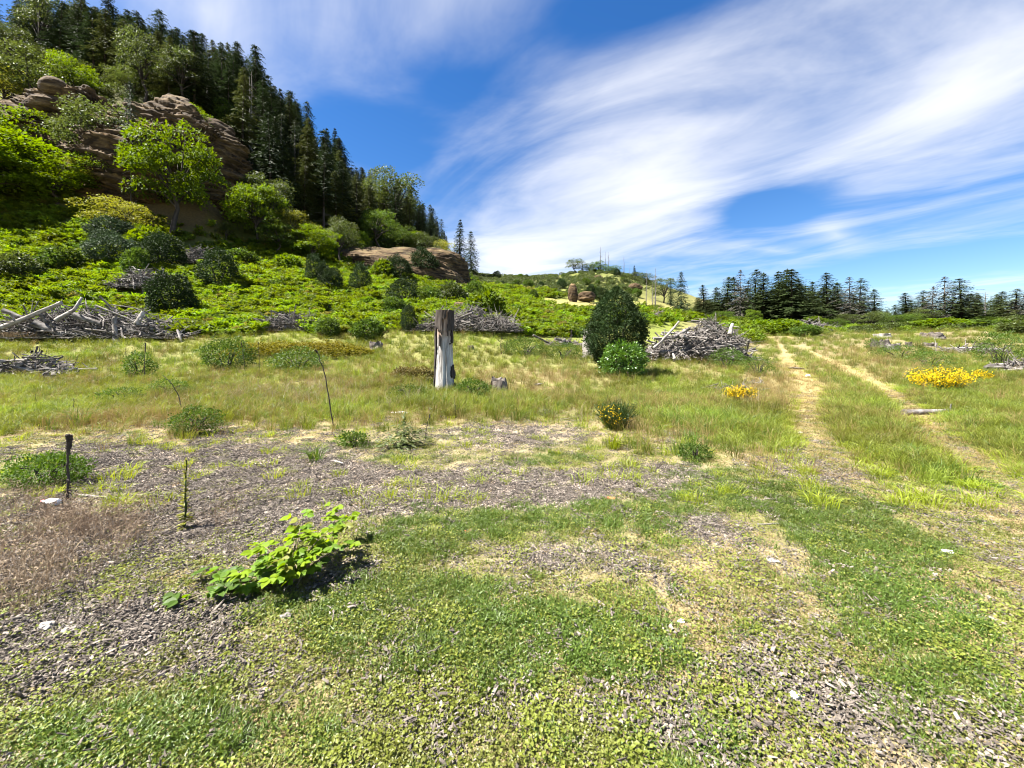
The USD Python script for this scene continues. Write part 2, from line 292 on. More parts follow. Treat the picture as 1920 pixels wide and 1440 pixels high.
ang = np.concatenate([np.arange(-180, -62, 3.0), np.arange(-62, 62.01, .42), np.arange(63, 180, 3.0)])
rad = np.concatenate([[0.02, .3, .6], np.geomspace(.8, 270, 420), [330, 420, 560, 800, 1200, 2000, 4500]])
A, RR = np.meshgrid(np.radians(ang), rad, indexing='ij')
gx, gy = RR*np.sin(A), RR*np.cos(A); gz = H(gx, gy)
na, nr = A.shape
ii, jj = np.meshgrid(np.arange(na), np.arange(nr-1), indexing='ij'); i2 = (ii+1) % na
gf = np.concatenate([np.stack([ii*nr+jj, i2*nr+jj+1, i2*nr+jj], -1).reshape(-1, 3), np.stack([ii*nr+jj, ii*nr+jj+1, i2*nr+jj+1], -1).reshape(-1, 3)])
px, py, chip, lush, dry, tr = cover(gx, gy)
def mixc(a, b, w): return a*(1-w[..., None]) + np.asarray(b)*w[..., None]
far = np.clip((gy-26)/10, 0, 1)
col = np.ones(gx.shape+(3,))*np.array([.150, .125, .064])
col = mixc(col, [.10, .11, .030], lush*.7)
col = mixc(col, [.235, .178, .092], dry*.8*(1-.45*np.clip((800-py)/60, 0, 1)))
col = mixc(col, [.25, .20, .158], chip*.95)
mead = np.clip((HZ+140-py)/60, 0, 1)*(1-far)
col = mixc(col, [.115, .120, .032], mead*.8*(1-.6*dry))
col = mixc(col, [.29, .222, .10], np.clip(tr*(py < 960), 0, 1)*.6*np.clip((900-py)/160, .25, 1))
hill = far*np.clip((1320-px)/60, 0, 1)
col = mixc(col, [.105, .125, .022], hill*.9)
col = mixc(col, [.20, .165, .068], hill*np.clip(ovals(px, py, DRY)-.35, 0, .7))
slope = np.hypot(*np.gradient(gz, axis=(0, 1)))*0
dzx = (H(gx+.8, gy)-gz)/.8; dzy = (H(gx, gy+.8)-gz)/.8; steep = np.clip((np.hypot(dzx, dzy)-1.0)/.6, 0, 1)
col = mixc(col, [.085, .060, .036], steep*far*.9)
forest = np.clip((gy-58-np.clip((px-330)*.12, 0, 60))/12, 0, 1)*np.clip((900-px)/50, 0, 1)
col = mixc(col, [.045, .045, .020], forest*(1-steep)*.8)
knoll = np.clip((gy-120)/25, 0, 1)*np.clip((px-890)/40, 0, 1)*np.clip((1330-px)/40, 0, 1)
col = mixc(col, [.095, .10, .030], knoll*.85)
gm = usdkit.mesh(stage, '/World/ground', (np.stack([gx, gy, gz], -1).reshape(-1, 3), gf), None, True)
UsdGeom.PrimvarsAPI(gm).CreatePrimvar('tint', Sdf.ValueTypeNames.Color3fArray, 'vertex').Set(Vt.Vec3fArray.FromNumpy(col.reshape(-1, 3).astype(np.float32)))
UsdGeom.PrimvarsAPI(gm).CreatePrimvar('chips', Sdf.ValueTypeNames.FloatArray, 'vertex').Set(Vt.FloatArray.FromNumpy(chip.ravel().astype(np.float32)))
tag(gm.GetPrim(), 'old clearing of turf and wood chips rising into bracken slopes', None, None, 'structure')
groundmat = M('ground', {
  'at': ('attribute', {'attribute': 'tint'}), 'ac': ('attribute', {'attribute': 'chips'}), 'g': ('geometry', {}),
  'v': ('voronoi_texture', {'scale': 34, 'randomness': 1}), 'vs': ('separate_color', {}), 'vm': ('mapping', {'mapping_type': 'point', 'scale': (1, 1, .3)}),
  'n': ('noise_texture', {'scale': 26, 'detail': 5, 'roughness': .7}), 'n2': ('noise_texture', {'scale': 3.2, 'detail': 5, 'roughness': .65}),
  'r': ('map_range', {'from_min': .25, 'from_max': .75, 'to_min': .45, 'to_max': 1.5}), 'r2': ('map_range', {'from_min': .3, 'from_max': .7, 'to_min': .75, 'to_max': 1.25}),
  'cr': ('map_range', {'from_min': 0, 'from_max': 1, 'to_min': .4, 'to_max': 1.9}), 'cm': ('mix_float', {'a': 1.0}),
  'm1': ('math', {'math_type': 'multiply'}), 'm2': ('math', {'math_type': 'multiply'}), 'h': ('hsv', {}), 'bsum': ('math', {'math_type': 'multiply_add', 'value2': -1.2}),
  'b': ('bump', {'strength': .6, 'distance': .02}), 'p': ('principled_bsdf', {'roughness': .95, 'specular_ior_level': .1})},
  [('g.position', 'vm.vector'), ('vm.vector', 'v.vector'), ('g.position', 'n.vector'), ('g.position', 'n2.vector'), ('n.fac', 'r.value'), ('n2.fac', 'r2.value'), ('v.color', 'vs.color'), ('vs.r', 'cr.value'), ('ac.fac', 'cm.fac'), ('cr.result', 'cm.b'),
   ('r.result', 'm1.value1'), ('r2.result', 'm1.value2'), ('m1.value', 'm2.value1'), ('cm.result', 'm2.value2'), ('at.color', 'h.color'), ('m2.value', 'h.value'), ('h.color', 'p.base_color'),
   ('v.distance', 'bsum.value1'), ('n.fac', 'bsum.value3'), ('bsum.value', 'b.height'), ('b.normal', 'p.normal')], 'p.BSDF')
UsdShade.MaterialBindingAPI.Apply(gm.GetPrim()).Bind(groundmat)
# ------------------------------------------------------------------ materials of plants, wood, rock
fir_m = leafmat('fir_needles', [(.022,.036,.013), (.048,.066,.020), (.088,.106,.034)], .18, .6, .15, .8)
fir_olive_m = leafmat('olive_needles', [(.052,.064,.018), (.088,.100,.028), (.135,.145,.042)], .2, .6, .15, .8)
grey_m = leafmat('grey_twigs', [(.075,.070,.055), (.125,.115,.090), (.17,.155,.12)], .1, .8, .1, .7)
pale_m = leafmat('pale_needles', [(.045,.060,.030), (.075,.090,.045), (.11,.12,.065)], .15, .6, .2, .7)
maple_m = leafmat('maple_leaves', [(.085,.135,.010), (.155,.22,.014), (.26,.32,.024)], .42, .6, .15, .6)
olive_m = leafmat('olive_leaves', [(.050,.070,.014), (.085,.110,.022), (.14,.155,.035)], .35, .5, .3, .7)
green_m = leafmat('green_leaves', [(.05,.085,.012), (.09,.14,.018), (.15,.205,.03)], .4, .5, .15, .7)
yellow_m = leafmat('yellow_leaves', [(.14,.15,.018), (.21,.215,.025), (.29,.28,.045)], .4, .5, .3, .5)
holly_m = leafmat('holly_leaves', [(.020,.036,.010), (.038,.064,.015), (.066,.098,.024)], .14, .55, .08, .6)
bluish_m = leafmat('bluish_leaves', [(.036,.058,.026), (.062,.088,.038), (.092,.122,.056)], .15, .55, .12, .5)
bracken_m = leafmat('bracken_fronds', [(.10,.150,.012), (.195,.255,.018), (.34,.38,.04)], .45, .55, .2, 1.25)
bracken_dry_m = leafmat('bracken_yellowed', [(.15,.14,.03), (.22,.20,.045), (.28,.25,.07)], .35, .6, .2, .6)
turf_m = leafmat('turf_blades', [(.12,.135,.026), (.21,.215,.046), (.33,.315,.10), (.50,.45,.23)], .35, .45, .35, .7)
lush_m = leafmat('lush_turf_blades', [(.065,.105,.014), (.115,.165,.022), (.19,.235,.045), (.34,.34,.14)], .35, .45, .35, .6)
dryturf_m = leafmat('dry_turf_blades', [(.22,.165,.08), (.36,.28,.15), (.52,.43,.26), (.26,.25,.08)], .25, .6, .2, .6)
tall_m = leafmat('meadow_grass', [(.115,.140,.018), (.21,.220,.028), (.34,.315,.060), (.47,.40,.15)], .42, .5, .25, 1.35)
lime_m = leafmat('lime_grass', [(.19,.24,.018), (.30,.34,.028), (.42,.43,.06)], .45, .5, .3, .4)
deep_m = leafmat('deep_green_grass', [(.06,.105,.012), (.105,.165,.020), (.17,.225,.035)], .4, .45, .3, .6)
straw_m = leafmat('straw', [(.18,.135,.050), (.28,.21,.085), (.40,.32,.15)], .3, .6, .2, .5)
pale_straw_m = leafmat('bleached_stalks', [(.22,.18,.12), (.32,.27,.19), (.44,.39,.29)], .2, .7, .2, .4)
russet_m = leafmat('russet_stems', [(.20,.150,.100), (.32,.250,.175), (.46,.38,.28)], .15, .7, .15, .5)
clover_m = leafmat('small_weed_leaves', [(.14,.165,.024), (.24,.25,.05), (.36,.34,.12)], .4, .5, .3, .6)
berry_m = leafmat('bramble_leaves', [(.05,.09,.012), (.09,.145,.016), (.155,.215,.03)], .4, .5, .15, .6)
berry_lit_m = leafmat('young_bramble_leaves', [(.14,.21,.010), (.23,.30,.014), (.36,.39,.03)], .5, .55, .12, .4)
moss_m = leafmat('moss_carpet', [(.12,.11,.012), (.19,.165,.018), (.27,.225,.03)], .3, .7, .1, .5)
umber_m = leafmat('reddish_mat_leaves', [(.085,.070,.018), (.13,.10,.026), (.18,.14,.04)], .3, .6, .2, .5)
broom_m = leafmat('broom_twigs', [(.030,.060,.010), (.055,.100,.016), (.09,.14,.025)], .3, .5, .3, .5)
flower_m = leafmat('broom_flowers', [(.78,.56,.004), (.88,.66,.006), (.92,.74,.02)], .35, .5, .2, .3)
bark_m = woodmat('dark_bark', [(.014,.011,.009), (.035,.028,.023), (.075,.062,.052)], 9, (1, 1, .2), .9, .8, False)
greybark_m = woodmat('grey_bark', [(.05,.045,.04), (.11,.10,.09), (.20,.185,.165)], 9, (1, 1, .25), .85, .5, False)
log_m = woodmat('weathered_log', [(.06,.052,.047), (.17,.157,.147), (.29,.275,.262), (.41,.395,.38)], 7, (.5, 1, 1), .85, .5)
twig_m = woodmat('weathered_sticks', [(.07,.060,.053), (.20,.185,.170), (.36,.34,.32), (.52,.50,.475)], 5, (1, 1, 1), .85, .3)
white_m = woodmat('bleached_wood', [(.14,.125,.11), (.33,.31,.29), (.50,.48,.46)], 8, (.4, 1, 1), .8, .4)
rotten_m = woodmat('rotten_wood', [(.012,.010,.008), (.040,.033,.027), (.105,.09,.078), (.26,.235,.21)], 6, (1, 1, .3), .9, .8, False)
chip_m = woodmat('wood_chips', [(.065,.054,.045), (.225,.192,.160), (.40,.352,.302), (.76,.71,.64)], 14, (1, 1, 1), .9, .2)
stone_m = woodmat('field_stone', [(.13,.115,.10), (.24,.22,.195), (.36,.34,.31)], 9, (1, 1, 1), .9, .4, False)
rockn = {'g': ('geometry', {}), 'gs': ('separate_xyz', {}), 'm': ('mapping', {'mapping_type': 'point', 'scale': (.25, .25, 1.1), 'rotation': (.10, .16, 0)}),
  'n': ('noise_texture', {'scale': 1.1, 'detail': 8, 'roughness': .68, 'distortion': .6}), 'n2': ('noise_texture', {'scale': .22, 'detail': 5, 'roughness': .6}), 'n3': ('noise_texture', {'scale': 2.2, 'detail': 6, 'roughness': .7}),
  'r': ('rgb_ramp', {'ramp': [(.32, (.008,.006,.004)), (.45, (.034,.022,.012)), (.58, (.088,.059,.030)), (.75, (.20,.145,.077))]}),
  'tz': ('math', {'math_type': 'multiply_add', 'value2': .55}), 'mm': ('map_range', {'range_type': 'smoothstep', 'from_min': .95, 'from_max': 1.2, 'to_min': 0, 'to_max': .8, 'clamp': True}),
  'mc': ('mix_color', {'b': (.10, .095, .025)}), 'b': ('bump', {'strength': 1.0, 'distance': .35}), 'p': ('principled_bsdf', {'roughness': .92, 'specular_ior_level': .15})}
rockl = [('g.position', 'm.vector'), ('m.vector', 'n.vector'), ('g.position', 'n2.vector'), ('g.position', 'n3.vector'), ('n.fac', 'r.fac'), ('g.normal', 'gs.vector'), ('gs.z', 'tz.value1'), ('n3.fac', 'tz.value3'), ('tz.value', 'mm.value'), ('mm.result', 'mc.fac'),
  ('r.color', 'mc.a'), ('mc.result', 'p.base_color'), ('n.fac', 'b.height'), ('b.normal', 'p.normal')]
rock_m = M('bluff_rock', rockn, rockl, 'p.BSDF')

# ------------------------------------------------------------------ kinds of tree and shrub (unit of one metre, scaled where they stand)
def conifer(seed, h=20., r=3.6, bare=.08, whorls=34, per=5, fill=1.0, droop=.35, shape=.75, spray=.62, ragged=.35, deadlow=0):
    g = np.random.default_rng(seed)
    lean = g.normal(0, .012, 2)*h
    tz = np.linspace(0, 1, 9); trunk = tube(np.stack([lean[0]*tz**2, lean[1]*tz**2, tz*h*1.0-.3], 1), .011*h*(1-tz*.97)+.015, 7)
    P, D, U, S, dead = [], [], [], [], []
    for w in range(whorls):
        t = bare + (1-bare)*((w+g.random()*.8)/whorls)**.92
        k = max(2, int(round(per + g.normal(0, .8))))
        a0 = g.random()*6.28
        for b in range(k):
            if g.random() > fill: continue
            a = a0 + b*6.283/k + g.normal(0, .22)
            L = r*((1-t)**shape*(1-.55*np.exp(-((t-bare)/.10)))+.03)*(1-ragged+ragged*1.6*g.random())
            d = np.array([math.cos(a), math.sin(a), 0]); up0 = .30*(t-.35) - .05
            base = np.array([lean[0]*t**2, lean[1]*t**2, t*h])
            m = int(9+L*4.2); sv = ((np.arange(m)+g.random(m))/m)**.75
            pz = up0*sv*L*1.4 - droop*L*sv**1.8 + .12*L*np.clip(sv-.7, 0, 1)
            pts = base + d*(sv*L)[:, None]; pts[:, 2] += pz+g.normal(0, .10, m); side = np.array([-d[1], d[0], 0]); pts += side*(g.normal(0, .16, m)*sv*L*.8)[:, None]
            sg = np.where(g.random(m) < .5, -1, 1)
            dd = d*(.5+.6*g.random(m))[:, None] + side*(sg*(.15+.6*g.random(m)))[:, None]; dd[:, 2] -= .15+.55*g.random(m)
            P.append(pts); D.append(dd); U.append(d*.55+np.array([0, 0, 1]) + g.normal(0, .4, (m, 3))); S.append(spray*1.5*(.55+.75*g.random(m))*(1-.56*t)*(1.05-.25*sv))
    k = 5; P.append(np.tile([lean[0], lean[1], h*.965], (k, 1)) + [0, 0, .1]*np.arange(k)[:, None]); D.append(g.normal(0, .25, (k, 3))+[0, 0, 1]); U.append(g.normal(0, 1, (k, 3))); S.append(np.full(k, .75*spray+.15))
    crown = leaves(SPRAY, np.vstack(P), np.vstack(D), np.vstack(U), np.concatenate(S), .5)
    for _ in range(deadlow):
        t = bare*(.35+.65*g.random()); a = g.random()*6.28; L = r*(.3+.5*g.random()); d = np.array([math.cos(a), math.sin(a), -.15])
        p = np.array([0, 0, t*h]); dead.append(tube([p, p+d*L*.5, p+d*L+[0, 0, -.1*L]], [.05, .035, .012], 4))
    return trunk, crown, (cat_mesh(dead) if dead else None)
def snag(seed, h=20., r=1.6, n=46, fine=True):
    g = np.random.default_rng(seed); tz = np.linspace(0, 1, 8)
    trunk = tube(np.stack([g.normal(0, .05, 8), g.normal(0, .05, 8), tz*h-.3], 1), .013*h*(1-tz*.93)+.015, 6); br = []
    for _ in range(n):
        t = .22+.75*g.random(); a = g.random()*6.28; L = r*(1.15-t)*(.4+.9*g.random()); d = np.array([math.cos(a), math.sin(a), g.normal(.05, .3)])
        p = np.array([0, 0, t*h]); q = p+d*L*.55; e = p+d*L+[0, 0, -.18*L]
        br.append(tube([p, q, e], [.045, .03, .01], 3))
        for _ in range(3 if fine else 0):
            s = p+(e-p)*(.4+.6*g.random()); br.append(tube([s, s+g.normal(0, .25*L, 3)], [.018, .006], 3))
    return trunk, cat_mesh(br)
def broadleaf(seed, h=8., r=3.2, clumps=13, per=190, leaf=.34, low=.30, flat=.7, asp=.62, tmpl=LEAF2, limbs=True):
    g = np.random.default_rng(seed); top = h*low*.9
    wob = g.normal(0, .04*h, (5, 2)); wob[0] = 0; z = np.linspace(0, h*.62, 5)
    tr = [tube(np.stack([wob[:, 0], wob[:, 1], z-.2], 1), np.linspace(.026*h+.03, .012*h, 5), 7)]
    P, D, U, S = [], [], [], []
    for c in range(clumps):
        a = c*2.4+g.normal(0, .4); q = g.random()**.6
        zc = h*(low+(1-low)*(.18+.72*(c+.5)/clumps)); rr = r*np.sqrt(max(.06, 1-((zc/h-low)/(1-low)*1.05-.35)**2/.52))*(.35+.5*q)
        cen = np.array([rr*math.cos(a), rr*math.sin(a), zc]); cr = r*(.30+.24*g.random())
        if limbs:
            b = np.array([wob[2, 0], wob[2, 1], h*.62*(.45+.4*g.random())]); mid = (b+cen)/2+[0, 0, .1*h*g.random()]
            tr.append(tube([b, mid, cen], [.010*h+.01, .007*h+.008, .012], 4))
        m = int(per*(.7+.6*g.random())); n = unit(g.normal(0, 1, (m, 3))); n[:, 2] = np.where(n[:, 2] < -.35, -n[:, 2]*.6, n[:, 2])
        lump = 1+.38*(noise(n*2.3+c*7.7, seed)-.5)*2
        p = cen + n*np.array([1, 1, flat])*(cr*lump*(.62+.42*g.random(m)**.5))[:, None]
        P.append(p); D.append(n*.7+g.normal(0, .6, (m, 3))+[0, 0, -.28]); U.append(n*.45+[0, 0, .8]+g.normal(0, .38, (m, 3))); S.append(leaf*(.6+.7*g.random(m)))
    return cat_mesh(tr), leaves(tmpl, np.vstack(P), np.vstack(D), np.vstack(U), np.concatenate(S), asp)
def bush(seed, rx=1., rz=1.2, n=2400, leaf=.13, lumps=.3, cone=.25, low=.05, tmpl=LEAF2, asp=.55, stem=True, inner=.55, freq=2.0):
    """a dense shrub standing on the ground, leafy to its foot"""
    g = np.random.default_rng(seed); d = unit(g.normal(0, 1, (n, 3)))
    l = 1+lumps*(fbm(d*freq+seed*3.1, 3, seed)-.5)*2
    rad = l*(inner+(1-inner)*g.random(n)**.38)*(1+.28*(noise(d*6.5, seed+4)-.45)); rad = np.where(g.random(n) < .05, rad*(1+.25*g.random(n)), rad)
    p = d*rad[:, None]; t = (p[:, 2]+1)/2; wz = 1-cone*np.clip(t-.35, 0, 1)*1.3 - .25*np.clip(.3-t, 0, 1)
    p = p*np.stack([rx*wz, rx*wz, np.full(n, rz/2)], 1); p[:, 2] += rz/2*(1+low)
    p[:, 2] = np.maximum(p[:, 2], .03)
    D = d*.8+g.normal(0, .55, (n, 3))+[0, 0, .15]; U = d+g.normal(0, .5, (n, 3))+[0, 0, .45]
    st = []
    for k in range(6):
        a = g.random()*6.28; e = np.array([.55*rx*math.cos(a), .55*rx*math.sin(a), rz*.7]); st.append(tube([[.06*rx*math.cos(a), .06*rx*math.sin(a), -.1], e*.5+[0, 0, .1], e], [.03*rx+.006, .022*rx+.004, .006], 4))
    return cat_mesh(st), leaves(tmpl, p, D, U, leaf*(.6+.7*g.random(n)), asp)
def con(key, mat, trunkmat, **k):
    t, c, d = conifer(**k); return kindof(key, [('trunk', t, trunkmat, True), ('crown', c, mat, False)] + ([('dead_branches', d, greybark_m, False)] if d else []))
FIR = [con(f'fir_{"abcdef"[i]}', fir_m, bark_m, seed=40+i, h=20, r=r, bare=b, whorls=w, per=p, droop=dr, shape=sh, ragged=rg, fill=fl, deadlow=dl)
       for i, (r, b, w, p, dr, sh, rg, fl, dl) in enumerate([(4.1,.03,38,6,.28,.62,.35,1,0), (3.5,.20,32,6,.40,.52,.5,.92,6), (3.2,.32,27,6,.45,.45,.6,.88,12), (4.9,.02,36,7,.32,.66,.4,1,0), (2.8,.10,34,6,.35,.62,.4,1,3), (3.7,.40,22,6,.4,.42,.7,.85,16)])]
OLV = [con(f'olive_fir_{"ab"[i]}', fir_olive_m, bark_m, seed=60+i, h=20, r=3.8, bare=.08+.2*i, whorls=34, per=5, droop=.4, shape=.7, ragged=.5, fill=.95, deadlow=5*i) for i in range(2)]
PAL = [con(f'pale_fir_{"ab"[i]}', pale_m, greybark_m, seed=70+i, h=20, r=2.6, bare=.3, whorls=28, per=4, droop=.55, shape=.6, ragged=.6, fill=.8, deadlow=14, spray=.62) for i in range(2)]
GRY = [con(f'grey_fir_{"ab"[i]}', grey_m, greybark_m, seed=80+i, h=20, r=4.4, bare=.06, whorls=30, per=5, droop=.42, shape=.7, ragged=.6, fill=.9, deadlow=8, spray=.62) for i in range(2)]
SNG = []
for i in range(3):
    t, b = snag(90+i, 20, (1.5, 2.6, 1.0)[i], (42, 60, 24)[i]); SNG.append(kindof(f'snag_{"abc"[i]}', [('trunk', t, greybark_m, True), ('branches', b, greybark_m, False)]))
field_fir_m = leafmat('field_fir_needles', [(.034,.050,.015), (.070,.090,.025), (.125,.145,.042)], .22, .6, .12, .8)
FLD = {FIR[i]: con(f'field_fir_{"abcdef"[i]}', field_fir_m, bark_m, seed=340+i, h=20, r=r, bare=b, whorls=w, per=6, droop=.34, shape=sh, ragged=.5, fill=.95, deadlow=dl) for i, (r, b, w, sh, dl) in enumerate([(4.2,.03,38,.7,0), (3.6,.14,30,.6,6), (3.2,.3,27,.5,10), (5.0,.02,36,.75,0), (2.9,.08,34,.72,3), (3.7,.4,22,.5,14)])}
def bl(key, mat, tm=bark_m, **k):
    t, c = broadleaf(**k); return kindof(key, [('trunk', t, tm, True), ('crown', c, mat, False)])
MAP = [bl(f'maple_{"abc"[i]}', maple_m, seed=100+i, h=8, r=3.4+.3*i, clumps=17+i, per=420, leaf=.27, low=.22, flat=.5) for i in range(3)]
OLI = [bl(f'oak_{"abc"[i]}', olive_m, seed=110+i, h=8, r=3.0, clumps=16, per=340, leaf=.21, low=.2+.08*i, flat=.75) for i in range(3)]
GRN = [bl(f'alder_{"ab"[i]}', green_m, seed=120+i, h=8, r=3.1, clumps=16, per=340, leaf=.23, low=.15, flat=.7) for i in range(2)]
YEL = [bl('yellow_shrub_tree', yellow_m, seed=131, h=8, r=3.6, clumps=15, per=320, leaf=.23, low=.1, flat=.6)]
def bs(key, mat, **k):
    s, c = bush(**k); return kindof(key, [('stems', s, bark_m, True), ('foliage', c, mat, False)])
HOL = [bs(f'holly_{"abc"[i]}', holly_m, seed=140+i, rx=1., rz=(1.9, 2.3, 1.7)[i], n=6500, leaf=.105, lumps=.5, cone=.3) for i in range(3)]
BLU = bs('bluish_shrub', bluish_m, seed=150, rx=1., rz=1.8, n=6500, leaf=.10, lumps=.45, cone=.2)
GSH = [bs(f'green_shrub_{"ab"[i]}', green_m, seed=152+i, rx=1., rz=1.5, n=2400, leaf=.19, lumps=.5, cone=.2) for i in range(2)]
LSH = [bs(f'lime_shrub_{"ab"[i]}', maple_m, seed=155+i, rx=1., rz=1.5, n=2200, leaf=.22, lumps=.5, cone=.15) for i in range(2)]
OSH = bs('olive_shrub', olive_m, seed=158, rx=1., rz=1.4, n=2400, leaf=.18, lumps=.5, cone=.2)
BRM = [bs(f'bramble_{"ab"[i]}', berry_m, seed=160+i, rx=1., rz=.95, n=1900, leaf=.12, lumps=.6, cone=.1, tmpl=LEAFO, asp=.7, freq=2.6) for i in range(2)]

# ------------------------------------------------------------------ rocks
def rock(seed, r, strata=.05, rough=.3, sub=5, freq=1.4, flatz=1):
    m = trimesh.creation.icosphere(sub, 1.0); v = np.array(m.vertices); n = v.copy()
    d = 1+rough*(fbm(v*freq+seed*5.3, 5, seed)-.5)*2 + .10*np.abs(fbm(v*5+seed, 3, seed+3)-.5)
    v = n*d[:, None]
    if strata: 
        q = (v[:, 2]+.22*v[:, 0]+.34*fbm(v*1.6, 3, 9))*5.5; fr_ = q-np.floor(q); v[:, :2] *= (1+strata*1.5*(fr_**1.6-.45) + strata*.5*np.sin(q*19))[:, None]
    return v*np.array(r), np.array(m.faces)
def big_rock(name, label, px, py, y, rx, ry, rz, seed, **k):
    v, f = rock(seed, (rx*y/F, ry, rz*y/F), **k)
    return thing(name, label, 'rock', [('rock_face', (v, f), rock_m, 60)], at(px, py, y))
bl_ = big_rock
bl_('rock_bluff', 'great brown layered rock bluff with a sunlit ledged top and dark overhanging face', 322, 350, 76, 122, 11, 160, 3, strata=.07, rough=.42, sub=6)
bl_('rock_bluff', 'darker broken rock wall behind the maples, under the round boulder', 158, 300, 76, 105, 9, 118, 5, strata=.07, rough=.55, sub=6)
bl_('boulder', 'smooth rounded boulder perched on top of the dark rock wall', 103, 166, 70, 21, 2.0, 19, 8, strata=0, rough=.12, sub=4)
bl_('boulder', 'low ledge of brown rock just below the round perched boulder', 92, 200, 70, 36, 2.4, 16, 9, strata=.03, rough=.25, sub=4)
bl_('rock_outcrop', 'broad tan dome of bare rock rising from the bracken below the firs', 722, 545, 98, 150, 13, 76, 12, strata=.015, rough=.22, sub=6)
bl_('rock_outcrop', 'reddish brown rock shoulder sloping down from the crest of the tan dome', 812, 520, 104, 72, 9, 52, 13, strata=.03, rough=.3, sub=5)
for px, py, y, rx, rz, s, lab in [(1074, 545, 95, 9, 19, 21, 'upright dark slab of rock standing on the dry grass band'), (1100, 553, 98, 16, 11, 22, 'rounded tan boulder beside the upright slab'), (1190, 537, 150, 13, 9, 23, 'broad brown boulder on the slope of the far knoll'),
                                  (1121, 521, 175, 10, 7, 24, 'brown boulder near the top of the far knoll'), (976, 540, 120, 10, 7, 25, 'small brown boulder at the crest of the bracken slope'), (860, 575, 48, 15, 11, 26, 'tan boulder above the brush pile behind the tall stump'),
                                  (1393, 563, 170, 7, 6, 27, 'pale bare rock showing between the firs at the foot of the knoll'), (505, 500, 66, 12, 6, 28, 'small tan boulder low in the bracken below the dark trees'), (770, 530, 80, 9, 4, 29, 'low flat rock among bracken at the foot of the tan dome')]:
    bl_('boulder', lab, px, py+rz*.35, y, rx, rx*y/F*.8, rz, s, strata=.02, rough=.38, sub=4, freq=1.3)
# a fallen plate of rock along the crest of the dome
rb = [at(606, 496, 89), at(640, 484, 90), at(680, 474, 92), at(712, 468, 94)]
thing('rock_ledge', 'long grey slab lying along the crest of the tan dome', 'rock', [('rock_face', tube(rb, [.55, .9, .8, .5], 9, .5, 4), stone_m, 40)])

# ------------------------------------------------------------------ the forest on the steep hillside
SKY = np.array([(-60,-40),(120,-30),(250,-5),(300,18),(345,40),(400,58),(470,72),(500,135),(545,165),(575,192),(600,240),(630,240),(660,290),(690,320),(735,322),(780,352),(810,384),(850,412),(885,436),(905,500)], float)
def skyline(px): return np.interp(px, SKY[:, 0], SKY[:, 1])
LOW = np.array([(-200,90),(0,105),(150,150),(250,185),(340,205),(400,250),(440,330),(470,400),(520,430),(600,455),(700,452),(800,470),(870,505)], float)
taken = []
def free(p, d):
    if taken and np.min(np.hypot(*(np.array(taken)[:, :2]-p[:2]).T)) < d: return False
    taken.append(p); return True
def tree(kind, name, label, cat, px, top, p, base_h, group=None, widen=1.0, hmin=.5):
    h = (p[2]-EYE - (HZ-top)/F*p[1])*-1
    s = max(h, hmin)/base_h; w = s*widen*1.3
    return copy(kind, name, label, cat, (p[0], p[1], p[2]-.15), R.random()*6.28, (w, w, s), group)
# trees one can point to on the skyline
for px, top, y, k, lab, wd in [(578, 190, 158, FIR[1], 'tall ragged fir standing proud of the forest edge against blue sky', .9), (630, 240, 165, FIR[4], 'slim pointed fir just downslope of the tall ragged one', .9),
      (612, 262, 162, SNG[2], 'bare dead pole on the ridge between two pointed firs', .7), (861, 411, 170, FIR[4], 'taller of the two spire firs ending the forest edge', 1.05), (883, 433, 165, FIR[0], 'shorter and denser of the two spire firs ending the forest edge', .95),
      (692, 318, 178, FIR[4], 'small pointed fir at the dip of the ridge', .9), (808, 383, 170, FIR[1], 'ragged dark fir at the lower end of the ridge', .9), (832, 432, 160, FIR[4], 'small fir in the gap before the spire firs', .9), (480, 82, 118, FIR[1], 'fir with flaring branches where the ridge begins to fall', 1.0), (300, 16, 112, FIR[2], 'high fir crown on the top ridge with sky behind', 1.1)]:
    p = ground(px, y); taken.append(p); tree(k, 'fir_tree' if k not in SNG else 'dead_tree', lab, 'tree', px, top, p, 20, widen=wd)
for px, top, base, y, k, lab, wd in [(525, 210, 395, 96, PAL[0], 'pale grey lichen-hung fir on the sunny edge of the forest', 1.0), (553, 225, 405, 100, PAL[1], 'second pale fir with a bare lower trunk inside the forest edge', .9), (590, 260, 400, 108, PAL[0], 'pale drooping fir with mossy lower boughs', 1.0), (472, 130, 390, 92, SNG[1], 'tall grey snag with bare side branches in front of dark firs', .8),
      (468, 140, 335, 90, SNG[2], 'thin leaning dead pole among the dark firs', .7), (246, 150, 380, 64, FIR[2], 'slender fir with a bare pale trunk in front of the bluff', .45), (735, 322, 430, 138, OLI[1], 'brownish broad tree crown showing above the ridge firs', 1.0)]:
    p = at(px, base, y); p[2] = max(p[2], float(H(p[0], p[1]))-1); taken.append(p); tree(k, 'dead_tree' if k in SNG else ('broadleaf_tree' if k in OLI else 'fir_tree'), lab, 'tree', px, top, p, 8 if k in OLI else 20, widen=wd)
n_fir = 0
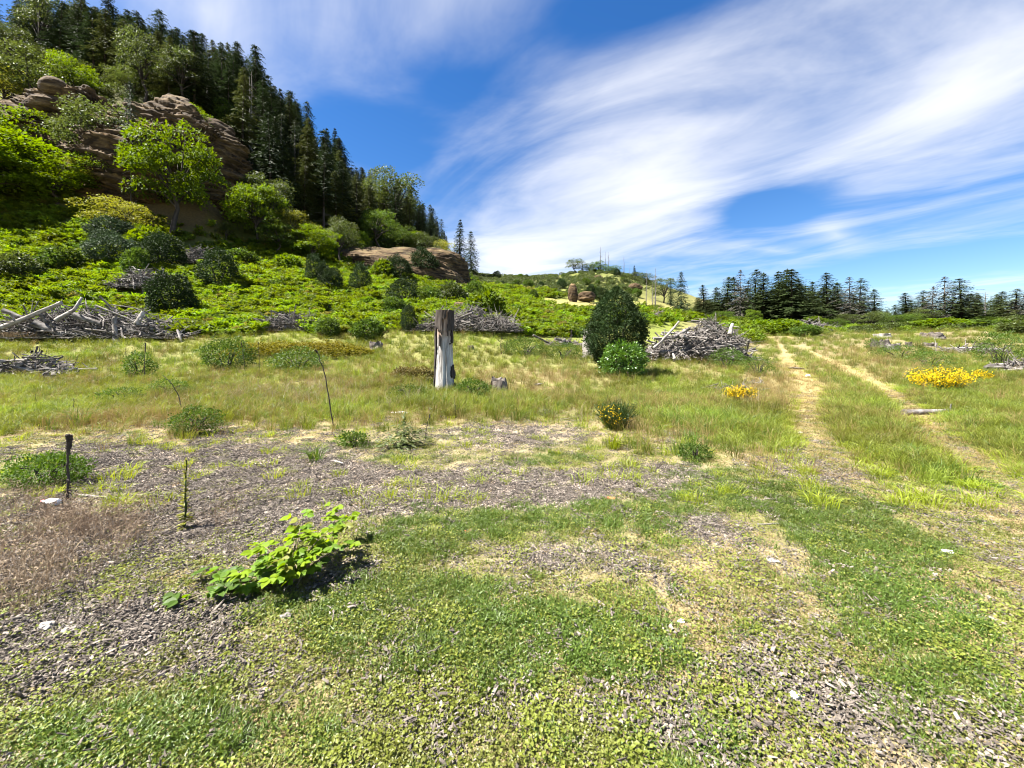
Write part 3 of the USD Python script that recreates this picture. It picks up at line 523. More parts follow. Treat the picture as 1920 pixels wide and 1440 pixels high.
for _ in range(9000):
    px = R.uniform(-190, 885); y = 58 + 150*R.random()
    x = (px-960)/F*y; z = float(H(x, y)); p = np.array([x, y, z]); bpy = HZ-F*(z-EYE)/y
    if bpy > np.interp(px, LOW[:, 0], LOW[:, 1]) or px > 300 and y < 80: continue
    ridge = np.interp(px, [-200, 0, 330, 450, 560, 680, 800, 880], [112, 112, 122, 128, 170, 210, 205, 215])
    if y > ridge: continue
    if not free(p, 2.7+.010*y): continue
    lim = skyline(px)+R.uniform(0, 44); nom = bpy-F*R.uniform(15, 25)/y
    top = max(lim, nom)
    if bpy-top < 16: continue
    k = FIR[R.choice(6, p=[.16, .24, .2, .1, .16, .14])]
    if px > 560 and R.random() < .3: k = OLV[R.integers(2)]
    elif R.random() < .16: k = OLV[R.integers(2)]
    elif R.random() < .06: k = PAL[R.integers(2)]
    high = y > ridge-18
    look_ = {**{a: b for a, b in zip(FIR, ('full dark', 'ragged dark', 'bare trunked', 'broad skirted', 'slim', 'gaunt high crowned'))}, OLV[0]: 'olive', OLV[1]: 'thin olive', PAL[0]: 'pale drooping', PAL[1]: 'pale thin'}[k]
    zone_ = 'high behind the perched boulder' if px < 190 else 'above the ledged top of the bluff' if px < 345 else 'on the steep part of the ridge' if px < 480 else 'over the pale fir edge' if px < 640 else 'above the tan dome'
    tree(k, 'fir_tree', f'{look_} fir {"of the top rank" if high else "within the forest"} {zone_}', 'tree', px, top, p, 20,
         f'{look_} firs in the {"top rank" if high else "body"} of the forest {zone_}', R.uniform(.95, 1.3))
    n_fir += 1
    if n_fir > 192: break

# broadleaved trees along the foot of the forest and around the bluff: (col, top, base, half width, distance, kind, label)
BT = [(322, 238, 448, 68, 61, MAP[0], 'large bright green maple spreading in front of the bluff'), (30, 205, 330, 60, 58, MAP[1], 'bright maple crown high beside the dark rock wall'), (38, 262, 362, 88, 56, MAP[2], 'broad bright maple filling the slope under the dark rock wall'), (108, 312, 382, 58, 55, MAP[0], 'low reaching maple with a bough pointing at the bluff'),
      (138, 112, 200, 36, 76, MAP[1], 'rounded lime green tree on top of the rock wall'), (62, 95, 230, 75, 72, OLI[0], 'olive broadleaf thicket tree beside the perched boulder'), (190, 195, 345, 68, 68, OLI[1], 'dull olive tree leaning over the gap between the two rock faces'), (225, 372, 445, 50, 55, YEL[0], 'yellowish low tree at the foot of the bluff'), (195, 285, 375, 36, 60, MAP[2], 'small light green tree clinging in the dark cleft'),
      (88, -12, 130, 45, 82, OLI[2], 'pale green broad tree among the highest firs'), (272, 62, 190, 42, 92, OLI[0], 'olive crowned tree at the edge of the ledged top'), (345, 95, 205, 38, 92, OLI[1], 'grey olive tree above the ledged top of the bluff'), (430, 195, 290, 36, 90, GRN[0], 'light green tree growing in a bay of the dark firs'), (362, 205, 275, 32, 80, MAP[1], 'small bright tree on the downhill end of the ledged top'),
      (500, 330, 455, 50, 82, OLI[1], 'grey green rounded tree at the forest foot'), (482, 345, 465, 38, 76, MAP[2], 'yellow green tree with a lit crown beside the bluff shadow'), (548, 393, 480, 36, 80, YEL[0], 'golden green low tree in the forest fringe'), (590, 425, 500, 38, 82, MAP[0], 'vivid lime maple at the mouth of the dark hollow'), (520, 415, 480, 34, 78, GRN[1], 'mid green tree in the dark forest fringe'),
      (640, 415, 500, 34, 92, OLI[2], 'olive shrubby tree above the tan dome'), (712, 393, 472, 40, 100, GRN[0], 'green maple standing on the crest of the tan dome'), (755, 425, 475, 24, 104, GRN[1], 'smaller green tree on the crest of the tan dome'), (798, 435, 492, 28, 112, OLI[0], 'olive green tree on the far shoulder of the dome'), (826, 450, 500, 26, 118, YEL[0], 'yellow green tree beside the spire firs'), (668, 430, 486, 22, 96, MAP[1], 'small lime tree at the near end of the crest'),
      (425, 418, 455, 18, 70, OLI[2], 'little grey green tree alone in the deep shade'), (15, 45, 140, 40, 84, OLI[1], 'olive tree beneath the highest firs'), (20, 130, 220, 55, 70, YEL[0], 'yellow olive bushes on the grassy top of the rock wall'), (-60, 260, 400, 90, 56, MAP[1], 'maple at the very edge of the view below the rock wall'), (232, 225, 350, 40, 68, OLI[1], 'olive tree growing up the near end of the bluff'), (560, 345, 430, 34, 96, OLI[0], 'olive tree under the pale firs')]
for px, top, base, hw, y, k, lab in BT:
    q = G(px, base); y = q[1] if .72*y < q[1] < 1.3*y else y
    p = at(px, base, y); g0 = float(H(p[0], p[1])); h = (base-top)/F*y
    if p[2] > g0+.3: p[2] = max(g0-.2, p[2]-.4*h)
    h = EYE+(HZ-top)/F*y-p[2]
    copy(k, 'broadleaf_tree', lab, 'tree', p, R.random()*6.28, (hw*y/F/3.3, hw*y/F/3.3, h/8.1))
for i in range(66):
    if i < 30: px = R.uniform(440, 860); base = np.interp(px, [440, 520, 600, 700, 780, 870], [455, 478, 492, 462, 478, 505])-R.uniform(0, 62); y = np.interp(px, [440, 600, 870], [78, 92, 130])+(500-base)*.18
    else: px = R.uniform(-150, 280); base = R.uniform(110, 375); y = G(px, base)[1]-1.5
    p = at(px, base, y); p[2] = float(H(p[0], p[1]))-.3; k = [OLI[0], OLI[1], OLI[2], GRN[0], GRN[1], MAP[1], YEL[0]][R.choice(7, p=[.2, .2, .2, .13, .12, .08, .07])]
    h = R.uniform(2.5, 6.5); w = h*R.uniform(.45, .7)
    copy(k, 'hillside_tree', 'small broadleaf tree in the fringe below the hillside forest' if i < 30 else 'bushy broadleaf tree among the rocks of the upper slope', 'tree', p, R.random()*6.28, (w/3, w/3, h/8.1), 'small broadleaf trees in the forest fringe' if i < 30 else 'bushy trees among the rocks of the upper slope')
# round shrubs on the bracken slope
SH = [(210, 412, 462, 36, BLU, 'bluish rounded shrub touching the yellowish tree'), (207, 440, 500, 37, BLU, 'bluish shrub just downhill of its twin'), (308, 443, 508, 34, HOL[0], 'dark round shrub beside the upper brush pile'), (410, 472, 545, 32, HOL[1], 'dark shrub standing alone above the bracken bank'), (319, 518, 597, 37, HOL[2], 'dark round holly directly above the long log pile'),
      (589, 480, 535, 16, HOL[1], 'narrow dark shrub at the near end of the tan dome'), (606, 495, 540, 13, HOL[0], 'small dark shrub pressed against the narrow one'), (622, 505, 548, 18, HOL[2], 'round dark shrub below the tan dome'), (676, 497, 552, 18, HOL[1], 'cone shaped dark shrub in front of the bare dome'), (745, 485, 528, 26, HOL[0], 'dark shrub leaning on the dome beside a lime one'), (718, 490, 525, 20, LSH[0], 'lime green shrub against the bare dome'), (795, 470, 522, 26, HOL[2], 'dark shrub under the reddish shoulder'), (822, 497, 522, 12, HOL[0], 'little dark shrub at the end of the reddish shoulder'),
      (758, 525, 578, 28, HOL[1], 'dark upright shrub in mid slope'), (766, 575, 625, 15, HOL[1], 'narrow dark shrub next to the brush pile behind the tall stump'), (805, 540, 572, 22, GSH[0], 'dull green shrub behind the tall stump'), (850, 535, 572, 24, OSH, 'olive shrub above the tan boulder'), (890, 530, 560, 16, GSH[1], 'green shrub on the crest of the bracken slope'), (911, 545, 602, 31, LSH[1], 'bright green shrub above the brush pile'), (276, 430, 478, 30, LSH[0], 'bright green shrub between the bluish and the dark ones'),
      (255, 470, 520, 20, GSH[1], 'green shrub half hidden beside the dark round one'), (1108, 535, 566, 10, HOL[0], 'small dark shrub beside the upright slab'), (1128, 540, 565, 14, HOL[2], 'dark shrub between the slab and the large holly'), (740, 560, 590, 20, GSH[0], 'green bramble mound in mid slope'), (615, 600, 632, 20, GSH[1], 'green bush at the lower edge of the bracken'), (690, 600, 640, 26, GSH[0], 'deep green bush where bracken meets meadow'), (1000, 545, 565, 8, GSH[1], 'tiny shrub on the bracken crest'), (455, 470, 500, 24, GSH[0], 'green shrub under the shade of the forest'), (540, 480, 510, 22, LSH[1], 'lime shrub at the mouth of the dark hollow'), (120, 470, 510, 30, GSH[1], 'green shrub standing in the bracken above the long log pile'), (30, 480, 525, 30, OSH, 'olive shrub in the bracken near the edge of view')]
for px, top, base, hw, k, lab in SH:
    p = G(px, base); y = p[1]; kz = {HOL[0]: 1.9, HOL[1]: 2.3, HOL[2]: 1.7, BLU: 1.8}.get(k, 1.5 if k is not OSH else 1.4)
    copy(k, 'round_shrub', lab, 'shrub', p, R.random()*6.28, (hw*y/F*1.02, hw*y/F*1.02, (base-top)/F*y/kz))
# the far knoll
for px, top, base, y, k, wd, lab, nm in [(1126, 461, 516, 205, SNG[0], 1.2, 'tallest bare snag on the far knoll', 'dead_tree'), (1135, 470, 516, 206, SNG[0], 1.0, 'second bare snag close by the tallest one', 'dead_tree'), (1141, 471, 516, 203, SNG[1], .9, 'bare snag on the downhill side of the snag trio', 'dead_tree'), (1170, 479, 524, 200, SNG[0], .9, 'lone snag on the falling side of the knoll', 'dead_tree'), (1160, 497, 522, 200, SNG[2], .9, 'short snag between the trio and the lone one', 'dead_tree'), (1180, 496, 526, 200, SNG[2], .9, 'short snag past the lone one', 'dead_tree'),
      (1212, 505, 590, 120, SNG[2], .8, 'thin bare pole before the yellow bank', 'dead_tree'), (1229, 500, 592, 118, SNG[1], .9, 'grey leafless tree before the yellow bank', 'dead_tree'), (1223, 520, 592, 119, SNG[2], .8, 'slim bare trunk beside the grey leafless tree', 'dead_tree'),
      (1079, 486, 512, 205, OLI[1], 1., 'lone oak at the summit of the far knoll', 'broadleaf_tree'), (1105, 493, 514, 205, OLI[0], .9, 'oak between the lone oak and the snags', 'broadleaf_tree'), (1120, 490, 516, 204, GRN[0], 1., 'dark oak around the foot of the snags', 'broadleaf_tree'), (1146, 498, 520, 200, GRN[1], 1.3, 'wide oak just below the snags', 'broadleaf_tree'), (1192, 510, 530, 195, OLI[2], 1.2, 'oak on the falling side of the knoll', 'broadleaf_tree'), (1208, 512, 538, 185, OLI[0], 1.1, 'lower oak on the falling side of the knoll', 'broadleaf_tree'),
      (1190, 497, 527, 198, FIR[4], 1.2, 'small fir on the falling side of the knoll', 'fir_tree'), (1092, 495, 513, 206, FIR[4], 1.2, 'tiny fir near the lone oak', 'fir_tree'), (1245, 520, 575, 140, OLI[1], .6, 'thin grey green tree on the yellow bank', 'broadleaf_tree'), (1258, 526, 580, 135, FIR[4], 1., 'small fir on the yellow bank', 'fir_tree'), (1277, 508, 598, 100, FIR[3], .85, 'stout full fir standing before the yellow bank', 'fir_tree')]:
    p = at(px, base, y); p[2] = min(p[2], float(H(p[0], p[1])))
    tree(k, nm, lab, 'tree', px, top, p, 8 if nm == 'broadleaf_tree' else 20, widen=wd*(1.35 if nm == 'broadleaf_tree' else 1))
for i in range(26):
    px = R.uniform(915, 1215); y = R.uniform(125, 200); p = ground(px, y); s = R.uniform(.5, 1.6)
    copy(GSH[i % 2] if i % 3 else HOL[0], 'hill_shrub', 'small dark shrub dotted over the far knoll', 'shrub', p, R.random()*6, s*1.1, 'small shrubs dotted over the far knoll')

# ------------------------------------------------------------------ the tree line across the field
RT = [(1320, 533, 98, FIR[4], 1.15, 'thin fir at the start of the tree line'), (1340, 537, 104, FIR[0], .9, 'small fir second in the tree line'), (1362, 518, 96, FIR[0], 1.0, 'broad fir before the tall grey snag'), (1388, 505, 88, GRY[0], .62, 'tall thin fir with grey dying branches'), (1380, 517, 100, FIR[0], 1., 'fir behind the grey dying one'), (1402, 525, 96, GRY[1], .8, 'half dead greyish fir in the middle of the tree line'), (1415, 505, 93, FIR[1], 1., 'ragged dark fir of the tall group'), (1432, 511, 90, FIR[0], .95, 'dense fir of the tall group'), (1460, 508, 92, FIR[3], 1., 'broad dark fir at the heart of the tall group'), (1484, 504, 88, FIR[3], 1.1, 'broadest fir of the tall group with olive flank'), (1472, 504, 96, FIR[0], 1.0, 'pointed fir behind the broadest one'),
      (1502, 520, 92, FIR[0], .9, 'fir on the far flank of the tall group'), (1526, 527, 98, FIR[4], 1.1, 'slim fir before the gap'), (1551, 510, 90, FIR[3], 1.0, 'regular pyramid fir past the gap'), (1572, 527, 92, FIR[0], 1.0, 'fir tucked against the pyramid fir'), (1594, 518, 84, GRY[0], .85, 'grey skirted fir with dead lower boughs'), (1611, 520, 88, FIR[1], 1.0, 'open fir with dark flaring top'), (1640, 540, 88, FIR[0], .95, 'short dense fir closing the tall half of the tree line'), (1700, 548, 92, FIR[4], 1.3, 'small pointed fir in the low stretch'), (1730, 544, 94, FIR[1], 1.0, 'dark fir behind the dead grey ones'), (1680, 570, 96, FIR[0], 1.0, 'tiny dark fir in the dip of the tree line'),
      (1748, 536, 82, GRY[1], .7, 'bare topped dead fir of the grey pair'), (1771, 517, 80, GRY[0], .75, 'tallest dead grey fir with a brushy top'), (1803, 521, 78, FIR[1], 1.05, 'well spaced fir with level dark boughs'), (1830, 552, 82, OLV[1], 1.1, 'leaning olive fir beside the level boughed one'), (1847, 545, 84, SNG[0], .8, 'bare snag near the end of the tree line'), (1874, 545, 88, FIR[0], 1.0, 'bluish fir near the end of the tree line'), (1903, 540, 84, OLV[0], 1.2, 'olive fir at the end of the tree line'), (1922, 552, 82, GRY[1], .9, 'brownish dying fir cut by the edge of the view'), (1955, 545, 84, FIR[0], 1, 'fir just beyond the edge of the view'), (2010, 550, 86, FIR[3], 1, 'broad fir beyond the edge of the view'), (2080, 548, 88, FIR[1], 1, 'ragged fir beyond the edge of the view')]
for px, top, y, k, wd, lab in RT:
    p = ground(px, y); tree(FLD.get(k, k), 'dead_tree' if k in SNG else 'fir_tree', lab, 'tree', px, top, p, 20, widen=wd*(1.75 if px < 1660 else 2.3))
for i in range(66):
    px = 1300+i*12+R.uniform(-8, 8); y = R.uniform(92, 118); p = ground(px, y); top = np.interp(px, [1300, 1400, 1480, 1560, 1650, 1700, 1800, 1960], [550, 534, 516, 528, 562, 562, 546, 550])+R.uniform(0, 24)
    k = [OLV[0], OLV[1], FIR[0], FIR[3], GRY[1]][R.choice(5, p=[.3, .2, .25, .15, .1])]
    look_ = {OLV[0]: 'olive', OLV[1]: 'thin olive', FIR[0]: 'full dark', FIR[3]: 'broad dark', GRY[1]: 'dying grey'}[k]; zone_ = 'before the tall group' if px < 1400 else 'behind the tall group' if px < 1520 else 'behind the pyramid fir' if px < 1650 else 'in the low stretch' if px < 1730 else 'behind the dead grey firs' if px < 1860 else 'at the field edge'
    tree(FLD.get(k, k), 'fir_tree', f'{look_} lower fir filling the tree line {zone_}', 'tree', px, top, p, 20, f'{look_} lower firs {zone_}', 2.3)
for px, top, base, hw, y, k, lab in [(1412, 567, 605, 16, 80, MAP[1], 'bright green round tree before the tall firs'), (1355, 570, 612, 26, 82, GRN[0], 'green bushy tree behind the slash heap'), (1380, 580, 614, 18, 80, GRN[1], 'lower green tree behind the slash heap'), (1335, 580, 610, 18, 86, OLI[0], 'olive bushy tree at the start of the tree line'), (1490, 588, 622, 22, 76, GRN[1], 'deep green rounded tree before the broadest fir'), (1565, 585, 615, 26, 78, GRN[0], 'green bushes under the pyramid fir'), (1590, 575, 616, 24, 80, OLI[1], 'olive green tree under the pyramid fir'), (1525, 580, 608, 18, 82, MAP[2], 'light green shrubby tree in the gap'),
      (1640, 572, 616, 30, 76, OLI[2], 'olive tree at the short dense fir'), (1672, 577, 617, 28, 78, GRN[0], 'mid green tree in the dip'), (1705, 575, 616, 30, 78, GRN[1], 'green tree beneath the small pointed fir'), (1735, 565, 614, 30, 80, OLI[0], 'olive tree beneath the grey pair'), (1780, 575, 614, 34, 80, OLI[2], 'olive green thicket under the dead firs'), (1845, 582, 612, 32, 76, GRN[1], 'dark green thicket under the bare snag'), (1310, 585, 606, 20, 92, OLI[1], 'olive shrub tree below the yellow bank'), (1265, 580, 602, 22, 96, GRN[1], 'green shrub tree at the foot of the stout fir'), (1225, 585, 600, 22, 105, OLI[2], 'olive shrub tree below the bare poles')]:
    p = at(px, base, y); p[2] = float(H(p[0], p[1]))-.1; h = max(1.5, EYE+(HZ-top-13)/F*y-p[2]); hw *= .8
    copy(k, 'broadleaf_tree', lab, 'tree', p, R.random()*6.28, (hw*y/F/3.0, hw*y/F/3.0, h/8.1))
for px, base, hw, h, k, lab in [(1470, 628, 36, 26, LSH[1], 'low mound of bright brambles at the top of the wheel tracks'), (1510, 630, 26, 18, GSH[0], 'green bramble mound beside the far brush pile'), (1425, 622, 30, 20, LSH[0], 'lime bramble mound before the tree line'), (1765, 616, 40, 17, LSH[0], 'bright bramble bank under the dead firs'), (1815, 616, 34, 15, GSH[1], 'dark bramble bank beside the bright one'), (1700, 618, 30, 13, OSH, 'olive bramble bank in the low stretch'), (1860, 618, 36, 16, GSH[0], 'bramble bank before the bare snag'), (1925, 625, 40, 22, OSH, 'scrubby bank at the edge of the field'), (1550, 618, 26, 12, OSH, 'olive scrub before the pyramid fir')]:
    p = G(px, base); y = p[1]; copy(k, 'bramble_bank', lab, 'shrub', p, R.random()*6.28, (hw*y/F, hw*y/F*.8, h/F*y/1.45))
# ------------------------------------------------------------------ ground cover nobody could count
def spread(y0, y1, n, umax=1.55, p=2.0, seed=0):
    """random ground points whose spacing grows with distance"""
    g = np.random.default_rng(500+seed); u = g.uniform(-umax, umax, n)
    e = 2-p; q = g.random(n)
    y = y0*(y1/y0)**q if abs(e) < 1e-6 else (y0**e+(y1**e-y0**e)*q)**(1/e)
    x = u*y; return x, y, g
def tuft(n, h, spread_, w, bend, seed, hvar=.5): return blades(n, h, spread_, w, bend, np.random.default_rng(seed), hvar)
def weeds(n, spread_, size, h, seed):
    g = np.random.default_rng(seed); a = g.random(n)*6.28; r = spread_*np.sqrt(g.random(n))
    p = np.stack([r*np.cos(a), r*np.sin(a), h*g.random(n)**.8+.004], 1)
    return leaves(LEAF2, p, g.normal(0, 1, (n, 3))*[1, 1, .35], np.array([0, 0, 1.])+g.normal(0, .45, (n, 3)), size*(.5+.9*g.random(n)), .75)
turfs = [cat_mesh([tuft(34, .035, .075, .0045, .9, s), weeds(30, .075, .012, .022, s+9)]) for s in (1, 2, 3)]
turfs2 = [cat_mesh([tuft(60, .05, .08, .005, .8, s), weeds(16, .08, .011, .03, s+9)]) for s in (4, 5, 6)]
meads = [tuft(46, .30, .11, .007, .75, s) for s in (11, 12)] + [cat_mesh([tuft(34, .38, .09, .006, .6, 13), tuft(14, .2, .14, .01, 1.2, 14)])]
straws = [tuft(22, .42, .10, .0045, .7, s, .6) for s in (21, 22)] + [tuft(30, .22, .12, .005, 1.1, 23)]
scale_chips = 1
def chipbed(seed, n=60, sp=.115):
    g = np.random.default_rng(seed); ms = []
    for i in range(n):
        L, W, T = .007+.034*g.random()**3, .004+.011*g.random()**1.5, .0015+.004*g.random()
        b = np.array([[-1,-.6,-1],[1,-.9,-1],[.8,.9,-1],[-.9,.7,-1],[-.8,-.5,1],[.9,-.6,1],[.6,.7,1],[-1,.5,1]])*[L/2, W/2, T/2]*(1+.35*g.normal(0, 1, (8, 3)))
        f = np.array([[0,2,1],[0,3,2],[4,5,6],[4,6,7],[0,1,5],[0,5,4],[1,2,6],[1,6,5],[2,3,7],[2,7,6],[3,0,4],[3,4,7]])
        q = trimesh.transformations.euler_matrix(g.normal(0, .35), g.normal(0, .3), g.random()*6.28)[:3, :3]
        ms.append((b@q.T+[g.uniform(-sp, sp), g.uniform(-sp, sp), .004+.010*g.random()], f))
    return cat_mesh(ms)
chipbeds = [chipbed(s) for s in (31, 32, 33, 34)]
def lay(name, label, cat, protos, x, y, g, smin, smax, keep, grow=0.0, y_ref=3.0, sink=0.0, zs=None):
    k = g.random(len(x)) < keep; x, y = x[k], y[k]; n = len(x)
    s = g.uniform(smin, smax, n)*(1+grow*np.maximum(y-y_ref, 0))
    if zs is not None: s = np.stack([s, s, s*zs(x, y)], 1)
    return scatter(name, label, cat, protos, np.stack([x, y, H(x, y)-sink], 1), g.random(n)*6.283, s, g.integers(0, len(protos), n), g.normal(0, .12, (n, 2)))
# short turf near the eye
x, y, g = spread(1.15, 11, 30000, 1.5, 1.55, 1)
px, py, chip, lush, dry, tr = cover(x, y)
wob = n2(x, y, .16, 41, 3)-.5
lay('lush_turf', 'dark green short turf in ragged patches over the old chips', 'turf', [(m, lush_m) for m in turfs2], x, y, g, .75, 1.25, np.clip(lush*1.15-.16+wob*2.2-chip*.35, 0, .9), .055)
x, y, g = spread(1.15, 12, 30000, 1.5, 1.55, 2)
px, py, chip, lush, dry, tr = cover(x, y); wob = n2(x, y, .2, 42, 3)-.5
lay('thin_turf', 'thin yellow green turf and tiny weeds among chips and bare soil', 'turf', [(m, turf_m) for m in turfs], x, y, g, .6, 1.15, np.clip(.50-chip*.6-dry*.28-lush*.25+wob*2.4, .06, .85), .055)
x, y, g = spread(1.2, 13, 15000, 1.5, 1.55, 3)
px, py, chip, lush, dry, tr = cover(x, y); wob = n2(x, y, .25, 43, 3)-.5
lay('dry_turf', 'dried pinkish straw coloured turf in worn patches', 'turf', [(m, dryturf_m) for m in turfs], x, y, g, .6, 1.1, np.clip(dry*.8+tr*.5+.10-chip*.25+wob*1.2, .02, .9), .055)
x, y, g = spread(1.3, 12, 9000, 1.5, 1.6, 4)
px, py, chip, lush, dry, tr = cover(x, y); wob = n2(x, y, .35, 44, 3)-.5
lay('small_weeds', 'tiny round leaved weeds sprinkled through the turf', 'weeds', [(weeds(70, .10, .014, .03, s), clover_m) for s in (51, 52)], x, y, g, .7, 1.3, np.clip(.30-chip*.2+wob*1.6, .03, .8), .04)
x, y, g = spread(1.2, 16, 34000, 1.5, 1.45, 5)
px, py, chip, lush, dry, tr = cover(x, y); wob = n2(x, y, .2, 45, 3)-.5
lay('wood_chips', 'grey and brown bark chips littering the bare ground', 'wood chips', [(m, chip_m) for m in chipbeds], x, y, g, .7, 1.35, np.clip(chip*1.15+.10+wob*.7-lush*.35, .05, .95), .05)
# the taller meadow
def meadow(x, y):
    px, py = pix(x, y); m = np.clip((838-py+np.clip((px-1180)*.12, -10, 70)+(n2(x, y, 1.6, 61)-.5)*150)/80, 0, 1)
    return m*np.clip((35-y)/3 + np.clip((px-1380)*.2, 0, 30), 0, 1)*(y < 112)
zz = lambda x, y: (.65+.8*n2(x, y, 2.2, 62))*(1-.6*np.clip(track(*pix(x, y))*1.3, 0, 1))
for nm, lab, mat, protos, nn, fn, sd in [
    ('meadow_grass', 'knee high yellow green meadow grass', tall_m, meads, 52000, lambda ch, lu, dr, tr, w: .72-dr*.6-ch*.6-tr*.85+w*1.1, 6),
    ('deep_grass', 'lusher deep green grass clumps in the meadow', deep_m, meads, 15000, lambda ch, lu, dr, tr, w: lu*.9+.12-tr*.5+w*2.0, 7),
    ('dry_grass', 'bleached and golden dry grass standing in the meadow', straw_m, straws, 44000, lambda ch, lu, dr, tr, w: dr*1.0+.12+tr*.15-ch*.3+w*1.5, 8)]:
    x, y, g = spread(4.2, 112, nn, 1.5, 2.15, sd)
    px, py, chip, lush, dry, tr = cover(x, y); w = n2(x, y, .8, 70+sd, 3)-.5
    lay(nm, lab, 'grass', [(m, mat) for m in protos], x, y, g, .55, 1.05, np.clip(fn(chip, lush, dry, tr, w), 0, .95)*meadow(x, y), .028, 7, .0, zz)
x, y, g = spread(4, 40, 7000, 1.45, 2., 9); px, py, chip, lush, dry, tr = cover(x, y)
lay('lime_grass', 'bright lime grass along the edges of the wheel tracks', 'grass', [(tuft(40, .16, .12, .008, 1., s), lime_m) for s in (71, 72)], x, y, g, .6, 1.1, np.clip(np.exp(-((tr-.35)/.22)**2)*1.2*(py > 680)+ovals(px, py, [(1100,650,130,14,0,.5), (950,650,90,16,0,.5), (700,632,160,9,0,.5), (1590,745,70,14,0,.6), (1720,800,60,14,20,.6), (1700,960,60,30,20,.4)]), 0, .9), .035, 7)
# bracken covering the slope
def frond_clump(seed, n=7):
    """arching fronds with paired, narrowing leaflets"""
    g = np.random.default_rng(seed); P, D, U, S = [], [], [], []
    for k in range(n):
        a = g.random()*6.28; d = np.array([math.cos(a), math.sin(a), 0]); l = .75+.55*g.random(); b = g.normal(0, .22, 3)*[1, 1, 0]; m = 11; s = np.linspace(.25, 1, m)
        p = b+d*(s**1.7*l*.55)[:, None]; p[:, 2] = l*(1.15*s-.42*s**2.6); t = unit(np.gradient(p, axis=0)); side = unit(np.cross(t, d+[0, 0, 1.3])+g.normal(0, .12, (m, 3)))
        w = l*.34*np.sin(np.pi*(.10+.86*s))**.8
        for sg in (-1, 1):
            P.append(p+g.normal(0, .02, p.shape)); D.append(side*sg+t*.5+g.normal(0, .22, p.shape)); U.append(d*.35+[0, 0, 1.]+g.normal(0, .45, p.shape)); S.append(w*(.75+.5*g.random(m)))
    return leaves(LEAF2, np.vstack(P), np.vstack(D), np.vstack(U), np.concatenate(S), .42)
fr = [frond_clump(s) for s in (81, 82, 83, 84)]
def onslope(x, y):
    px, py = pix(x, y); lim = np.interp(px, [-300, 0, 330, 480, 560, 760, 1000, 1200, 1330, 1400], [636, 634, 632, 624, 620, 618, 628, 606, 600, 640])
    low = np.clip((lim+8-py+(n2(x, y, 3, 63)-.5)*22)/8, 0, 1)
    top = np.interp(px, [-300, 0, 200, 400, 560, 620, 900, 1300], [68, 66, 67, 70, 84, 96, 122, 92]); hi = np.clip((top-y)/6, 0, 1)
    bare = np.clip(ovals(px, py, DRY)*1.6, 0, 1)
    return low*hi*(1-bare)*(y > 24)*(px < 1420)
PILES = [(140,641,215,24), (255,556,60,26), (362,503,30,22), (533,624,54,20), (619,588,26,8), (872,626,100,26), (1310,679,120,36), (1231,598,20,10), (750,560,8,8)]
def clear_of_piles(x, y):
    px, py = pix(x, y); s = np.ones(np.shape(x))
    for cx, base, hw, hh in PILES: s = s*(1-np.clip(1.6-2*np.hypot(np.maximum(np.abs(px-cx)-hw*.55, 0)/(hw*.45), np.where(py > base, (py-base)/14, (base-py)/(hh*.9))), 0, 1))
    return s
x, y, g = spread(24, 135, 42000, 1.5, 1.75, 10); w = n2(x, y, 3.2, 64, 3)-.5
k = onslope(x, y)
lay('bracken', 'bright yellow green bracken covering the whole lower slope', 'bracken', [(m, bracken_m) for m in fr], x, y, g, .6, 1.15, k*np.clip(.85+w*.9, 0, 1)*clear_of_piles(x, y), .010, 30, .05, lambda x, y: .25+1.35*n2(x, y, 2.2, 65))
x, y, g = spread(24, 110, 10000, 1.5, 1.75, 12); w = n2(x, y, 5, 66, 3)-.5
lay('yellowed_bracken', 'yellowed bracken and dry stems among the green', 'bracken', [(m, bracken_dry_m) for m in fr[:2]], x, y, g, .5, 1.0, onslope(x, y)*clear_of_piles(x, y)*np.clip(.2+w*1.6, 0, .8), .010, 30, .05)
x, y, g = spread(24, 110, 5000, 1.5, 1.75, 13); w = n2(x, y, 4, 67, 3)-.5
dkb = [bush(170+i, 1, .9, 420, .26, .6, .1)[1] for i in range(2)]
lay('slope_brambles', 'darker brambles and low bushes mixed into the bracken', 'undergrowth', [(m, green_m) for m in dkb], x, y, g, .4, 1.0, onslope(x, y)*clear_of_piles(x, y)*np.clip(.10+w*2.6, 0, .85), .008, 30, .05)
x, y, g = spread(50, 210, 7000, 1.5, 1.6, 14); px, py = pix(x, y)
inw = np.clip((py < np.interp(px, LOW[:, 0], LOW[:, 1])+60)*1.0, 0, 1)*(px < 890)*(y < 205)*(1-onslope(x, y))
lay('forest_undergrowth', 'dark undergrowth and ferns on the steep ground under the firs', 'undergrowth', [(m, mt) for m, mt in ((dkb[0], olive_m), (dkb[1], green_m), (dkb[0], fir_olive_m))], x, y, g, .6, 1.7, inw*.8, .004, 60, .2)
x, y, g = spread(115, 230, 6000, .6, 1.6, 15); px, py = pix(x, y)
lay('knoll_grass', 'olive grass and low scrub on the far knoll', 'grass', [(tuft(40, .6, .5, .06, .9, 91), olive_m), (dkb[0], olive_m)], x, y, g, .7, 1.5, ((px > 880) & (px < 1345))*.6*(1-np.clip(ovals(px, py, DRY), 0, 1)), 0)
x, y, g = spread(40, 150, 9000, 1.5, 1.5, 16); px, py = pix(x, y)
lay('field_scrub', 'rough grass and scrub at the far side of the field', 'undergrowth', [(dkb[0], bracken_m), (dkb[1], olive_m), (tuft(40, .6, .5, .05, .9, 92), tall_m)], x, y, g, .5, 1.2, ((px > 1330) & (py < 632) & (y > 62))*.7, 0)
